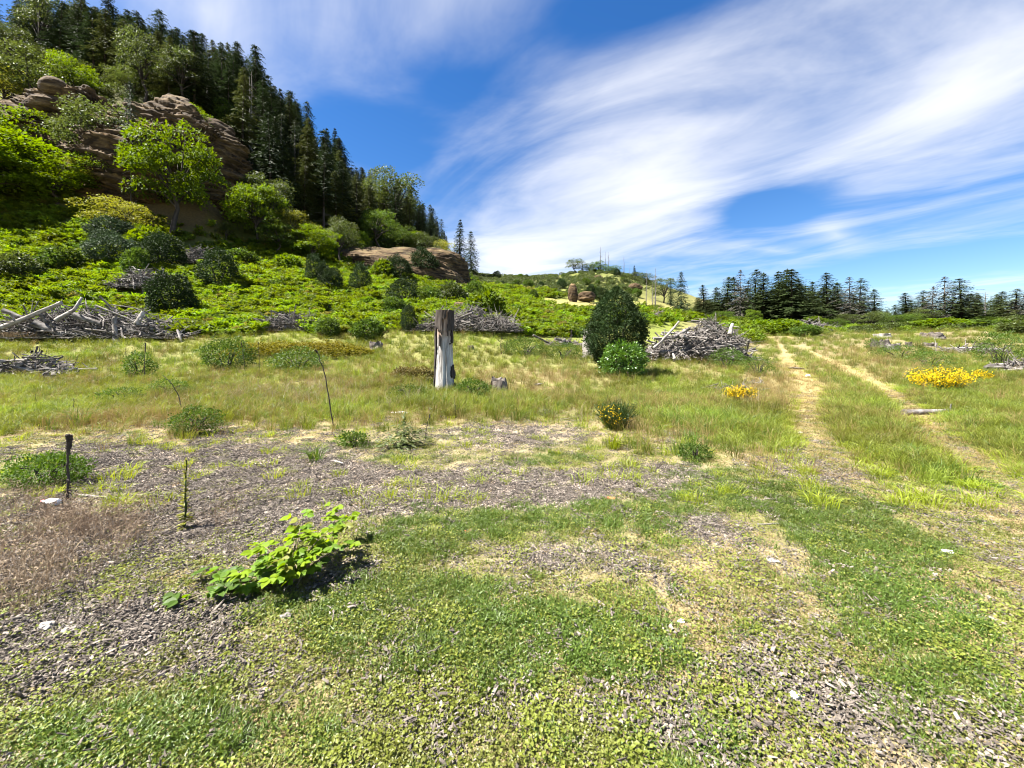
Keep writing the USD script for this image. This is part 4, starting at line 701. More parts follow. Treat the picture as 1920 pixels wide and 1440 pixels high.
# ------------------------------------------------------------------ slash piles and logs
def logkind(key, seed, mat, bend=.05, taper=.3, rough=.25, stubs=2):
    g = np.random.default_rng(seed); s = np.linspace(0, 1, 10)
    pts = np.stack([s, bend*np.sin(s*2.6+seed)*.6+g.normal(0, .004, 10), bend*np.cos(s*2.2+seed*2)*.6], 1)
    v, f = tube(pts, 1, 10, 0, 0, False)
    c = np.repeat(pts, 10, 0); d = (v-c); rad = (1-taper*np.repeat(s, 10))*(1+rough*(noise(np.stack([np.repeat(s, 10)*6, np.tile(np.arange(10), 10)*1.1, np.full(100, seed)], 1))-.5))
    return c, d*rad[:, None], f, g, pts, stubs
def log(name, label, p0, p1, r, mat, group=None, bend=.06, taper=.35, stubs=1, seed=0, cat='log', rough=.35):
    p0, p1 = np.asarray(p0, float), np.asarray(p1, float); L = np.linalg.norm(p1-p0); x = (p1-p0)/L
    c, d, f, g, pts, _ = logkind('', seed, mat, bend, taper, rough)
    v = c*[L, L, L] + d*r
    ends = []
    for k, (i0, sg) in enumerate(((0, -1), (90, 1))):
        ring = v[i0:i0+10]; cen = ring.mean(0)+[sg*.1*r, 0, 0]; vv = np.vstack([ring, cen[None]])
        ends.append((vv, np.array([[10, j, (j+1) % 10] if sg > 0 else [10, (j+1) % 10, j] for j in range(10)])))
    extra = []
    for k in range(stubs):
        i = int(1+g.integers(8)); a = g.random()*6.28; q = pts[i]*L; e = q+np.array([.5*r*g.normal(), math.cos(a), math.sin(a)])*r*(1.6+2.5*g.random())
        extra.append(tube([q, (q+e)/2, e], [.36*r, .26*r, .14*r], 5))
    z = np.array([0, 0, 1.]); y = np.cross(z, x); y = y/max(np.linalg.norm(y), 1e-6) if np.linalg.norm(y) > .05 else np.array([0, 1., 0]); z = np.cross(x, y)
    pth = path(name); X = UsdGeom.Xform.Define(stage, pth)
    X.AddTransformOp().Set(Gf.Matrix4d(*x, 0, *y, 0, *z, 0, *p0, 1))
    fill(pth, [('wood', cat_mesh([(v, f)]+extra), mat, 50), ('cut_end', ends[0], mat, False), ('cut_end', ends[1], mat, False)])
    return tag(X.GetPrim(), label, cat, group)
def sticks(seed, n, w, d, h, l0, l1, r0, r1, tilt=.5, az=None, peak=0.0):
    g = np.random.default_rng(seed); ms = []
    for i in range(n):
        u, q = g.uniform(-1, 1), g.uniform(-1, 1)
        e = max(0, 1-((u-peak)/(1+abs(peak)*.6))**2)*max(0, 1-q*q*.8)*(.45+1.0*float(noise(np.array([[u*w*.55, q*d*.7, seed*1.7]]), 3)[0]))
        c = np.array([u*w/2, q*d/2, h*e*g.random()**.6*.92+.02]); L = l0+(l1-l0)*g.random()**1.8; r = r0+(r1-r0)*g.random()**1.9
        a = g.random()*6.28 if az is None else az+g.normal(0, .5); t = g.normal(0, tilt)
        dr = np.array([math.cos(a)*math.cos(t), math.sin(a)*math.cos(t), math.sin(t)])
        k = 4; s = np.linspace(-.5, .5, k)[:, None]; p = c+dr*s*L+np.cumsum(g.normal(0, .05*L, (k, 3)), 0); p[:, 2] = np.maximum(p[:, 2], .01)
        ms.append(tube(p, r*np.array([1, .85, .65, .35]), 4 if r < .03 else 5, .4, i, False))
    return cat_mesh(ms)
def pile(label, x0, x1, base, top, n, depth=.55, l=(.5, 2.6), r=(.012, .07), seed=0, logs=0, logr=(.08, .2), lname='log', logl=(1., 3.2), mat=None, peak=0., grp=None, loglabel=None, up=0.15):
    c = G((x0+x1)/2, base); y = c[1]; w = (x1-x0)/F*y; h = (base-top)/F*y; d = max(w*depth, h); c = c+[0, d*.35, 0]; c[2] = float(H(c[0], c[1]))-.05
    hh = h*.95
    pr = thing('brush_pile', label, 'brush pile', [('sticks', sticks(seed, n, w, d, hh, l[0], l[1], r[0], r[1], peak=peak), mat or twig_m, False)], c)
    for k in UsdGeom.Xform.Get(stage, pr.GetPath()).GetPrim().GetChildren(): k.SetCustomDataByKey('kind', 'stuff')
    g = np.random.default_rng(seed+77)
    for i in range(logs):
        u, q = g.uniform(-.95, .85), g.uniform(-1, .6); e = max(.08, 1-((u-peak)/(1+abs(peak)*.6))**2)*(1-q*q*.7)
        p = c+[u*w/2, q*d/2, hh*e*(.25+.7*g.random())+.08]; L = g.uniform(*logl); a = g.random()*3.14; t = g.normal(0, up)
        dr = np.array([math.cos(a)*math.cos(t), math.sin(a)*math.cos(t)*.7, math.sin(t)])*L/2
        c_ = g.choice(4, p=[.4, .25, .22, .13]); rr_ = g.uniform(*logr)*(.7+.3*g.random()); w_ = f"{'thick' if rr_ > sum(logr)/2 else 'thin'} {('grey', 'grey', 'pale', 'dark rotten')[c_]} "
        log('log', w_+loglabel.replace('grey ', '').replace('weathered ', '').replace('bleached ', '').replace('pale ', '').replace('rotten ', ''), p-dr, p+dr, rr_, (log_m, log_m, white_m, rotten_m)[c_], w_+grp, g.uniform(.02, .12), g.uniform(.1, .5), int(g.integers(0, 3)), seed*50+i)
    return c, y
c1, y1 = pile('long grey slash pile along the foot of the bracken slope', -70, 345, 641, 576, 2800, .22, (.5, 2.8), (.016, .07), 1, 18, (.05, .12), grp='logs tangled in the long slash pile below the slope', loglabel='weathered log lying tangled in the long slash pile below the bracken slope')
def seg(a, b, y): return at(a[0], a[1], y), at(b[0], b[1], y+.3)
for k, (a, b, r, m, lab) in enumerate([((-6, 616), (113, 569), .22, white_m, 'long pale log slanting up out of the long slash pile'), ((106, 601), (141, 580), .17, white_m, 'pale crooked log rising from the middle of the long slash pile'), ((140, 581), (153, 557), .13, white_m, 'upturned pale tip broken from the crooked log'), ((66, 604), (122, 629), .34, log_m, 'thick log with a dark cut end facing out of the long slash pile'),
        ((6, 582), (52, 601), .20, log_m, 'grey log at the edge of view atop the long slash pile'), ((34, 633), (92, 630), .10, white_m, 'thin pale log flat along the front of the long slash pile'), ((3, 628), (22, 640), .12, white_m, 'short pale log end at the front corner of the long slash pile'), ((180, 573), (252, 606), .09, twig_m, 'long dark bare branch slanting over the long slash pile'), ((185, 556), (224, 592), .08, twig_m, 'steeper dark bare branch above the long slash pile'),
        ((221, 643), (214, 594), .22, white_m, 'upright bleached post standing in the long slash pile'), ((257, 607), (270, 585), .22, white_m, 'stubby bleached log end poking up at the back of the long slash pile'), ((339, 644), (332, 618), .13, white_m, 'short white upright post at the end of the long slash pile'), ((140, 590), (190, 606), .24, log_m, 'broad grey slab-like log on the back of the long slash pile'), ((75, 588), (95, 618), .14, rotten_m, 'dark rotten log leaning in the long slash pile'), ((120, 626), (175, 630), .06, white_m, 'slim pale pole along the long slash pile')]):
    p, q = seg(a, b, y1-.6); log('log', lab, p, q, r*.78, m, None, .05, .3, 2, 300+k)
thing('brown_needles', 'reddish brown heap of dead needles among the logs of the long slash pile', 'dead needles', [('needles', tuft(700, .45, 1.5, .03, 1.2, 5), russet_m, False)], at(48, 632, y1-.3), sc=(1, .6, 1), kind='stuff')
pile('low heap of bleached wood pieces in front of the long slash pile', -60, 124, 706, 664, 420, .35, (.3, 1.6), (.012, .055), 2, 22, (.04, .11), grp='wood pieces in the low heap at the edge of view', loglabel='bleached split piece lying in the low wood heap', logl=(.6, 2.0))
pile('brush pile high on the bracken slope above the dark holly', 208, 302, 552, 506, 1100, .5, (.6, 2.6), (.02, .08), 3, 8, (.08, .17), grp='logs in the brush pile above the dark holly', loglabel='bleached log sticking out of the brush pile above the dark holly', up=.8, logl=(1.4, 2.6))
pile('sloping brush pile beside the dark round shrub under the bluff', 338, 386, 500, 460, 700, .5, (.6, 3.), (.025, .09), 4, 3, (.06, .1), grp='logs in the brush pile under the bluff', loglabel='grey pole in the brush pile under the bluff')
pile('compact grey brush pile where bracken meets the meadow', 486, 582, 622, 586, 900, .5, (.6, 2.8), (.02, .08), 5, 5, (.07, .13), grp='logs in the compact brush pile', loglabel='grey log in the compact brush pile at the bracken edge')
pile('few grey branches lying in the bracken above the compact pile', 596, 642, 588, 576, 60, .5, (.6, 3.), (.015, .06), 6)
pile('wide tangle of thin grey branches behind the tall stump', 780, 962, 626, 580, 1400, .4, (.6, 3.2), (.014, .055), 7, 7, (.05, .1), grp='poles in the tangle behind the tall stump', loglabel='grey pole in the branch tangle behind the tall stump', logl=(1.5, 4), peak=.1)
c8, y8 = pile('big grey slash pile behind the large holly', 1208, 1412, 679, 614, 1300, .5, (.5, 2.4), (.014, .07), 8, 44, (.06, .19), grp='logs in the big slash pile behind the large holly', loglabel='grey log jumbled in the big slash pile behind the large holly', logl=(.8, 2.6), peak=.05)
pile('peaked heap of dark branches on top of the big slash pile', 1288, 1402, 652, 592, 900, .5, (.6, 2.8), (.016, .06), 9, 8, (.06, .12), grp='logs in the peaked heap', loglabel='grey log in the peaked heap of the big slash pile', peak=-.1)
for k, (a, b, r, m, lab) in enumerate([((1224, 652), (1273, 602), .11, white_m, 'long bleached pole leaning up from the big slash pile'), ((1262, 632), (1294, 617), .17, log_m, 'thick log end on the crest of the big slash pile'), ((1368, 628), (1374, 607), .17, white_m, 'upright pale chunk on the shoulder of the big slash pile'), ((1314, 603), (1347, 622), .06, white_m, 'pale stick across the peaked heap'), ((1305, 652), (1392, 648), .10, log_m, 'level grey log across the front of the big slash pile'), ((1355, 644), (1400, 658), .06, white_m, 'pale pole pointing out of the big slash pile'), ((1225, 634), (1258, 633), .12, white_m, 'pale horizontal log close to the large holly'), ((1230, 675), (1290, 664), .09, white_m, 'pale crooked log at the foot of the big slash pile'),
        ((1317, 598), (1338, 612), .05, twig_m, 'dark stick standing above the peaked heap'), ((1322, 590), (1352, 614), .035, twig_m, 'thinner dark stick above the peaked heap'), ((1395, 660), (1420, 657), .05, white_m, 'short pole end beyond the big slash pile')]):
    p, q = seg(a, b, y8-.4); log('log', lab, p, q, r*.8, m, None, .05, .3, 2, 400+k)
pile('far sloping brush pile at the top of the wheel tracks', 1503, 1578, 623, 598, 500, .5, (.8, 4.), (.03, .12), 10, 4, (.1, .2), grp='poles in the far brush pile', loglabel='grey pole in the far brush pile at the tree line', logl=(3, 6), peak=-.5)
pile('small far brush pile beyond the large holly', 1214, 1248, 598, 585, 160, .5, (.8, 3.5), (.03, .1), 11)
pile('twiggy remains beside the wheel tracks before the tree line', 1372, 1404, 612, 600, 60, .5, (1., 3.5), (.02, .07), 12)
pile('low line of grey debris beyond the yellow broom', 1772, 1888, 664, 648, 260, .25, (.4, 2.2), (.015, .07), 13, 8, (.06, .12), grp='logs in the low debris line', loglabel='bleached log in the low debris line beyond the yellow broom')
pile('heap of grey wood cut by the edge of the field view', 1888, 1960, 700, 678, 200, .4, (.4, 1.8), (.015, .06), 14, 7, (.06, .12), grp='logs in the heap at the edge of the field', loglabel='grey log in the heap at the edge of the field')
pile('rotten wood fragments lying beside the large holly', 1018, 1096, 652, 634, 170, .3, (.3, 1.5), (.015, .06), 15, 6, (.07, .14), grp='logs beside the large holly', loglabel='pale rotten log lying in the fragments beside the large holly')
pile('scatter of twigs on the bank under the big slash pile', 1318, 1425, 738, 722, 130, .5, (.2, 1.1), (.006, .02), 16, 2, (.03, .05), grp='poles on the twiggy bank', loglabel='grey pole lying on the twiggy bank', logl=(1., 1.8))
pile('small nest of grey twigs in the grass', 1004, 1046, 778, 769, 60, .6, (.15, .5), (.004, .012), 17)
pile('crumbling grey wood beside the wheel tracks', 1390, 1440, 722, 712, 60, .5, (.2, .7), (.008, .03), 18)
pile('dark twigs at the foot of the bent stalk', 1420, 1452, 684, 676, 40, .5, (.3, 1.4), (.008, .03), 19)

# ------------------------------------------------------------------ the tall stump
sp = G(832, 733); sy = sp[1]; sh = (733-577)/F*sy+.1; r0, r1 = 18.5/F*sy, 13.6/F*sy
nth, nz = 72, 60; th = np.arange(nth)*2*math.pi/nth; zz_ = np.linspace(0, 1, nz); TH, Z = np.meshgrid(th, zz_, indexing='ij')
cyl = np.stack([np.cos(TH)*1.2, np.sin(TH)*1.2, Z*3], -1)
rad_ = (r1+(r0-r1)*(1-Z)**1.3) + .16*r0*np.exp(-Z/.05)*(1+.5*np.sin(TH*5))
rad_ *= 1+.10*(fbm(cyl*np.array([3.2, 3.2, .5]), 4, 2)-.5)*2 + .05*(noise(np.stack([TH*9, Z*2, TH*0], -1), 5)-.5)
rad_ *= 1-.22*np.exp(-((TH-4.95)/.10)**2)*np.clip(1.1-Z*2.2, 0, 1)        # the long split at the foot
topz = sh*(1-.03*fbm(cyl*2.5, 3, 8)); zc = Z*topz
def shell(rr, zc_): return np.stack([rr*np.cos(TH), rr*np.sin(TH), zc_-.15], -1)
def gridfaces(mask=None):
    I, J = np.meshgrid(np.arange(nth), np.arange(nz-1), indexing='ij'); I2 = (I+1) % nth
    q = np.stack([I*nz+J, I2*nz+J, I2*nz+J+1, I*nz+J+1], -1)
    if mask is not None: q = q[mask[:, :-1]]
    q = q.reshape(-1, 4); return np.vstack([q[:, [0, 1, 2]], q[:, [0, 2, 3]]])
body = shell(rad_, zc).reshape(-1, 3); topc = len(body); topring = np.arange(nth)*nz+nz-1
bodyv = np.vstack([body, [[0, 0, topz.mean()-.25]]]); bodyf = np.vstack([gridfaces(), np.stack([topring, np.roll(topring, -1), np.full(nth, topc)], 1)])
edge = fbm(np.stack([np.cos(TH)*2.2, np.sin(TH)*2.2, Z*4], -1), 4, 12)
hid = np.abs(((TH-math.radians(262)+math.pi) % (2*math.pi))-math.pi)         # angle away from the bare face
bark_on = (hid+(edge-.5)*1.1 > .95-.35*Z) | (Z+(edge-.5)*.5 + .25*(np.cos(TH) < -.1) > .93)
bark_on &= ~((np.cos(TH) > .55) & (Z < .75) & (edge > .42))
bv = shell(rad_+.035+.05*noise(np.stack([TH*6, Z*9, TH*0], -1), 3), zc+.01).reshape(-1, 3); bi = shell(rad_-.02, zc).reshape(-1, 3)
bf = gridfaces(bark_on); mesh_b = trimesh.Trimesh(bv, bf, process=False)
ed = np.sort(mesh_b.edges, 1); uq, cnt = np.unique(ed, axis=0, return_counts=True); be = uq[cnt == 1]
rim = np.vstack([np.stack([be[:, 0], be[:, 1], be[:, 1]+len(bv)], 1), np.stack([be[:, 0], be[:, 1]+len(bv), be[:, 0]+len(bv)], 1)])
stump_m = M('stump_wood', {'tc': ('texture_coordinate', {}), 'm': ('mapping', {'mapping_type': 'point', 'scale': (7, 7, .55)}), 'n': ('noise_texture', {'scale': 1.6, 'detail': 8, 'roughness': .7, 'distortion': .5}), 'n2': ('noise_texture', {'scale': 1.7, 'detail': 5, 'roughness': .65}), 's': ('separate_xyz', {}),
  'r': ('rgb_ramp', {'ramp': [(.28, (.022, .018, .015)), (.38, (.12, .11, .10)), (.50, (.30, .285, .265)), (.68, (.50, .48, .45))]}), 'r2': ('rgb_ramp', {'ramp': [(.30, (.04, .020, .012)), (.5, (.20, .110, .058)), (.7, (.38, .27, .17))]}),
  'hz': ('math', {'math_type': 'multiply_add', 'value2': .42}), 'f': ('map_range', {'range_type': 'smoothstep', 'from_min': 1.10, 'from_max': 1.62, 'to_min': 0, 'to_max': .9, 'clamp': True}), 'mx': ('mix_color', {}), 'b': ('bump', {'strength': .9, 'distance': .05}), 'p': ('principled_bsdf', {'roughness': .85, 'specular_ior_level': .2})},
  [('tc.object', 'm.vector'), ('m.vector', 'n.vector'), ('tc.object', 'n2.vector'), ('tc.object', 's.vector'), ('s.z', 'hz.value1'), ('n2.fac', 'hz.value3'), ('hz.value', 'f.value'), ('n.fac', 'r.fac'), ('n.fac', 'r2.fac'), ('r.color', 'mx.a'), ('r2.color', 'mx.b'), ('f.result', 'mx.fac'), ('mx.result', 'p.base_color'), ('n.fac', 'b.height'), ('b.normal', 'p.normal')], 'p.BSDF')
thing('tall_stump', 'tall bleached stump with dark bark left on its top and side', 'stump', [('bare_trunk', (bodyv, bodyf), stump_m, 50), ('bark', (np.vstack([bv, bi]), np.vstack([bf, rim])), bark_m, 40)], sp+[0, .15, 0])
scatter('bark_litter', 'reddish bark litter fallen round the foot of the tall stump', 'bark litter', [(m, rotten_m) for m in chipbeds[:2]] + [(chipbeds[2], log_m)], *(lambda g, n: (np.stack([sp[0]+g.normal(0, .55, n), sp[1]-.1+g.normal(0, .3, n), np.zeros(n)], 1)+0, g.random(n)*6, g.uniform(1, 2.2, n), g.integers(0, 3, n)))(np.random.default_rng(3), 70))
pl = UsdGeom.PointInstancer(stage.GetPrimAtPath('/World/bark_litter')); q = np.array(pl.GetPositionsAttr().Get()); q[:, 2] = H(q[:, 0], q[:, 1])+.02; pl.GetPositionsAttr().Set(Vt.Vec3fArray.FromNumpy(q.astype(np.float32)))

# ------------------------------------------------------------------ lesser stumps
def stump(label, px, base, wpx, hpx, seed, mat=rotten_m, name='low_stump', y=None, jag=.35):
    p = G(px, base) if y is None else ground(px, y); y = p[1]; r = wpx/2/F*y; h = hpx/F*y; g = np.random.default_rng(seed); n, k = 22, 9
    t = np.arange(n)*2*math.pi/n; z = np.linspace(0, 1, k); T, Zs = np.meshgrid(t, z, indexing='ij'); e = np.stack([np.cos(T)*1.5, np.sin(T)*1.5, Zs*1.2+seed], -1)
    rr = r*(1.12-.22*Zs)*(1+.35*(fbm(e*1.5, 3, seed)-.5)*2)+.25*r*np.exp(-Zs/.12)*(1+np.sin(T*4+seed)); tz = h*(1+jag*(noise(e[:, -1]*2.2, seed)-.5)*2)[:, None]
    v = np.stack([rr*np.cos(T), rr*np.sin(T), Zs*tz-.06], -1).reshape(-1, 3); I, J = np.meshgrid(np.arange(n), np.arange(k-1), indexing='ij'); I2 = (I+1) % n
    qd = np.stack([I*k+J, I2*k+J, I2*k+J+1, I*k+J+1], -1).reshape(-1, 4); f = np.vstack([qd[:, [0, 1, 2]], qd[:, [0, 2, 3]]])
    ring = v[np.arange(n)*k+k-1]; tv = np.vstack([ring, [[0, 0, h*.82]]]); tf = np.stack([np.arange(n), (np.arange(n)+1) % n, np.full(n, n)], 1)
    return thing(name, label, 'stump', [('side_wood', (v, f), mat, 40), ('cut_top', (tv, tf), mat, False)], p+[0, r*.6, 0])
for k, (px, b, w, h, m, lab) in enumerate([(1660, 636, 26, 12, white_m, 'pale sided low stump farthest up the grassy field'), (1757, 635, 34, 11, rotten_m, 'wide dark stump far up the grassy field'), (1658, 657, 28, 19, rotten_m, 'charred black stump in the middle of the field'), (1680, 660, 22, 15, log_m, 'broken pale stump leaning on the charred black one'), (1707, 650, 11, 9, rotten_m, 'little dark stump past the broken pale one'), (1750, 650, 20, 8, rotten_m, 'flat dark stump among field brambles'), (1855, 652, 22, 9, rotten_m, 'dark stump behind the low debris line'),
        (703, 656, 24, 15, rotten_m, 'dark stump at the end of the mossy mat'), (918, 597, 16, 12, rotten_m, 'brown stump in the tangle behind the tall stump'), (882, 655, 12, 8, rotten_m, 'tiny dark stump beside the tall stump in the grass'), (1104, 672, 20, 50, white_m, 'tall pale rotten stump half behind the large holly'), (428, 778, 9, 17, log_m, 'small grey upright snag in the dry grass'), (935, 736, 30, 26, rotten_m, 'hollow root stump in the cut bank')]):
    stump(lab, px, b, w, h, 20+k, m)
# ------------------------------------------------------------------ the large holly and its neighbours
hp = G(1163, 704); hy = hp[1]; hs = hy/F
def hero_bush(seed, prof, n, leaf, mat_asp, lumps=.24):
    """leaves on a solid of revolution: prof = [(height, radius)]"""
    g = np.random.default_rng(seed); pz, pr = np.array(prof).T; zz2 = np.linspace(pz[0], pz[-1], 200); w = np.interp(zz2, pz, pr)+.1; cdf = np.cumsum(w); cdf /= cdf[-1]
    z = np.interp(g.random(n), cdf, zz2); a = g.random(n)*6.283; rad = np.interp(z, pz, pr)
    q = np.stack([np.cos(a)*1.6, np.sin(a)*1.6, z*1.1], 1); rad = rad*(1+lumps*2*(fbm(q*1.6, 3, seed)-.5)+.22*(noise(q*4.2, seed+2)-.5)*2)*(.52+.48*g.random(n)**.4); rad = np.where(g.random(n) < .04, rad*(1+.16*g.random(n)), rad)
    p = np.stack([rad*np.cos(a), rad*np.sin(a), z], 1); o = np.stack([np.cos(a), np.sin(a), .25+0*a], 1)
    return leaves(LEAFO, p, o*.7+g.normal(0, .55, (n, 3)), o+g.normal(0, .5, (n, 3))+[0, 0, .5], leaf*(.6+.7*g.random(n)), mat_asp)
HH = (704-533)*hs; RB = 57*hs
hol = hero_bush(7, [(.25, RB*.42), (HH*.12, RB*.62), (HH*.28, RB*.92), (HH*.45, RB*1.0), (HH*.62, RB*.9), (HH*.78, RB*.66), (HH*.9, RB*.36), (HH, RB*.04)], 26000, .105, .5)
st = [tube([[.1*math.cos(a), .1*math.sin(a), -.1], [.25*math.cos(a), .25*math.sin(a), 1.], [.5*math.cos(a), .5*math.sin(a), HH*.75]], [.07, .06, .02], 6) for a in (0, 1.6, 3.1, 4.6)]
thing('holly_bush', 'large dark glossy holly bush in the middle of the clearing', 'shrub', [('stems', cat_mesh(st), bark_m, True), ('foliage', hol, holly_m, False)], hp+[0, RB*.5, 0])
def leafy(label, px, top, base, hw, seed, mat, n=2200, leaf=.12, lumps=.55, name='leafy_bush', cone=.1, asp=.7, fd=.8):
    p = G(px, base); y = p[1]; rx, rz = hw*y/F, (base-top)/F*y
    s, c = bush(seed, rx, rz, n, leaf, lumps, cone, .05, LEAFO, asp, True, .5, 2.6); c = (c[0]*[1, fd, 1], c[1])
    return thing(name, label, 'shrub', [('stems', s, bark_m, True), ('foliage', c, mat, False)], p+[0, rx*fd*.8, 0])
leafy('bright green leafy bush growing against the foot of the large holly', 1178, 645, 712, 44, 201, leafmat('fresh_bush_leaves', [(.06,.13,.014), (.10,.19,.02), (.16,.25,.04)], .4, .35, .5, .5), 4200, .11, .5)
for k, (px, top, base, hw, n, lf, m, lab) in enumerate([(405, 637, 700, 46, 2600, .11, berry_m, 'dark bramble mound beside the mossy mat'), (245, 662, 714, 26, 1100, .10, berry_m, 'sparse bramble under the thin dark stalk'), (540, 655, 700, 50, 2200, .10, deep_m, 'grassy deep green mound below the mossy mat'), (345, 770, 822, 44, 3000, .036, berry_m, 'small bramble at the foot of the bent stalk in dry grass'), (42, 866, 926, 66, 5200, .026, leafmat('low_bramble_leaves', [(.06,.11,.012), (.13,.195,.016), (.24,.29,.03)], .4, .5, .15, .7), 'low bright bramble next to the dark two headed mullein'), (886, 716, 748, 34, 1300, .07, berry_m, 'low dark bramble at the foot of the tall stump'), (1376, 655, 694, 34, 1500, .09, berry_m, 'dark bramble in front of the big slash pile'), (1432, 668, 706, 30, 1000, .08, berry_m, 'straggling bramble beside the big slash pile'),
        (985, 632, 672, 46, 2200, .10, green_m, 'green bramble thicket between the tall stump and the holly'), (1060, 644, 676, 36, 1500, .09, green_m, 'green bramble beside the pale rotten stump'), (300, 715, 746, 34, 1200, .06, berry_m, 'flat bramble in the meadow near the bent stalk'), (200, 730, 760, 40, 900, .06, berry_m, 'low bramble sprawl in the meadow'), (1645, 634, 660, 14, 600, .1, green_m, 'small green bush beside the charred black stump'), (1720, 648, 676, 50, 2000, .1, green_m, 'bramble patch spreading through the field below the stumps'), (1770, 660, 692, 40, 1500, .09, deep_m, 'grass green bramble patch beyond the yellow broom'), (1905, 620, 690, 40, 2200, .12, deep_m, 'tall green growth at the edge of the field'), (1312, 840, 866, 32, 700, .035, green_m, 'small tuft of green weed leaves in the turf'), (655, 815, 842, 26, 700, .04, green_m, 'grey green weed clump in the grass by the wood chips'), (760, 725, 750, 40, 900, .05, green_m, 'green weed patch in the meadow before the tall stump'),
        (100, 590, 625, 60, 1600, .14, maple_m, 'bright bramble spilling over the back of the long slash pile'), (262, 618, 638, 18, 600, .09, berry_m, 'green bramble growing in the long slash pile')]):
    leafy(lab, px, top, base, hw, 210+k, m, int(n*(1.7 if lf > .05 else 1)), lf*(.72 if lf > .05 else 1), .6, 'bramble' if m in (berry_m, berry_lit_m) else 'leafy_bush')
def mat_plant(name, label, px, top, base, hw, seed, mat, n, leaf, fd=.5):
    p = G(px, base); y = p[1]; rx, h = hw*y/F, (base-top)/F*y; g = np.random.default_rng(seed); u = g.uniform(-1, 1, n); q = g.uniform(-1, 1, n); e = np.clip(1-u**4-q*q*.9, 0, 1)**.6*(.55+.7*n2(u*rx, q*rx, .7, seed))
    ok = e > .05; u, q, e = u[ok], q[ok], e[ok]; P = np.stack([u*rx, q*rx*fd, e*h*(.55+.45*g.random(len(u)))], 1)
    return thing(name, label, 'ground cover', [('foliage', leaves(LEAF2, P, g.normal(0, 1, P.shape)*[1, 1, .4], np.array([0, 0, 1.])+g.normal(0, .5, P.shape), leaf*(.6+.8*g.random(len(u))), .7), mat, False)], p+[0, rx*fd*.5, 0])
mat_plant('mossy_mat', 'long golden green mossy mat with a flat top across the meadow', 548, 637, 672, 152, 3, moss_m, 15000, .10, .28)
mat_plant('reddish_mat', 'reddish brown low mat of leaves beside the tall stump', 772, 682, 716, 46, 4, umber_m, 5000, .07, .6)

def broom(label, px, top, base, hw, seed, stems, flowers, lean=.0, lo=.1, cut=None):
    p = G(px, base); y = p[1]; rx, h = hw*y/F, (base-top)/F*y; g = np.random.default_rng(seed); tw, LP, LD, FP, FD = [], [], [], [], []
    for k in range(stems):
        a = g.random()*6.28; r = math.sqrt(g.random()); o = np.array([math.cos(a), math.sin(a)*.7, 0]); L = h*(.6+.5*g.random())*(1-.3*r)
        b = o*rx*.28*r; e = o*rx*r*.95+[lean*h, 0, L]; m = (b+e)/2+[0, 0, .08*h]+g.normal(0, .03*h, 3); pts = np.array([b-[0, 0, .03], m, e]); tw.append(tube(pts, [.008, .006, .002], 3, 0, 0, False))
        for s in g.random(14):
            c = b*(1-s)**2+2*m*s*(1-s)+e*s*s; LP.append(c+g.normal(0, .03*h, 3)); LD.append(g.normal(0, .6, 3)+[0, 0, .8])
        for s in .25+.75*g.random(int(flowers*(.5+g.random()))):
            c = b*(1-s)**2+2*m*s*(1-s)+e*s*s+g.normal(0, .025*h, 3)
            if cut is None or cut(c[0]/rx, c[2]/h): FP.append(c); FD.append(g.normal(0, .8, 3)+[0, 0, .2])
    LP, LD, FP, FD = map(np.array, (LP, LD, FP, FD)); sz = .032*max(1, y/9)
    return thing('broom_bush', label, 'shrub', [('twigs', cat_mesh(tw), broom_m, False), ('foliage', leaves(LEAF2, LP, LD, g.normal(0, 1, LP.shape), sz*1.3*(.6+.6*g.random(len(LP))), .35), broom_m, False), ('flowers', leaves(LEAFO, FP, FD, g.normal(0, 1, FP.shape)+[0, -.3, .5], sz*.85*(.6+.6*g.random(len(FP))), .9), flower_m, False)], p+[0, rx*.4, 0])
broom('green broom bush with scattered yellow flowers in the turf before the holly', 1160, 748, 810, 50, 5, 210, 3, cut=lambda u, w: u < .1 and w < .75 or w < .4)
broom('wide broom bush thick with yellow flowers in the field', 1792, 684, 738, 64, 6, 300, 17)
broom('thin yellow flowered offshoot beside the wide broom bush', 1850, 692, 716, 24, 8, 60, 12)
broom('small yellow flowered broom beside the wheel tracks', 1394, 722, 757, 36, 7, 150, 12)
g = np.random.default_rng(5)
sap = conifer(301, h=1., r=.82, bare=.02, whorls=11, per=6, spray=.17, droop=.05, shape=.6, ragged=.5)
p = G(750, 846); s_ = 62/F*p[1]; thing('fir_seedling', 'low spreading fir seedling in the grass before the tall stump', 'seedling', [('trunk', sap[0], bark_m, True), ('crown', sap[1], olive_m, False)], p+[0, .25, 0], sc=(s_*1.35, s_*1.0, s_*.72))

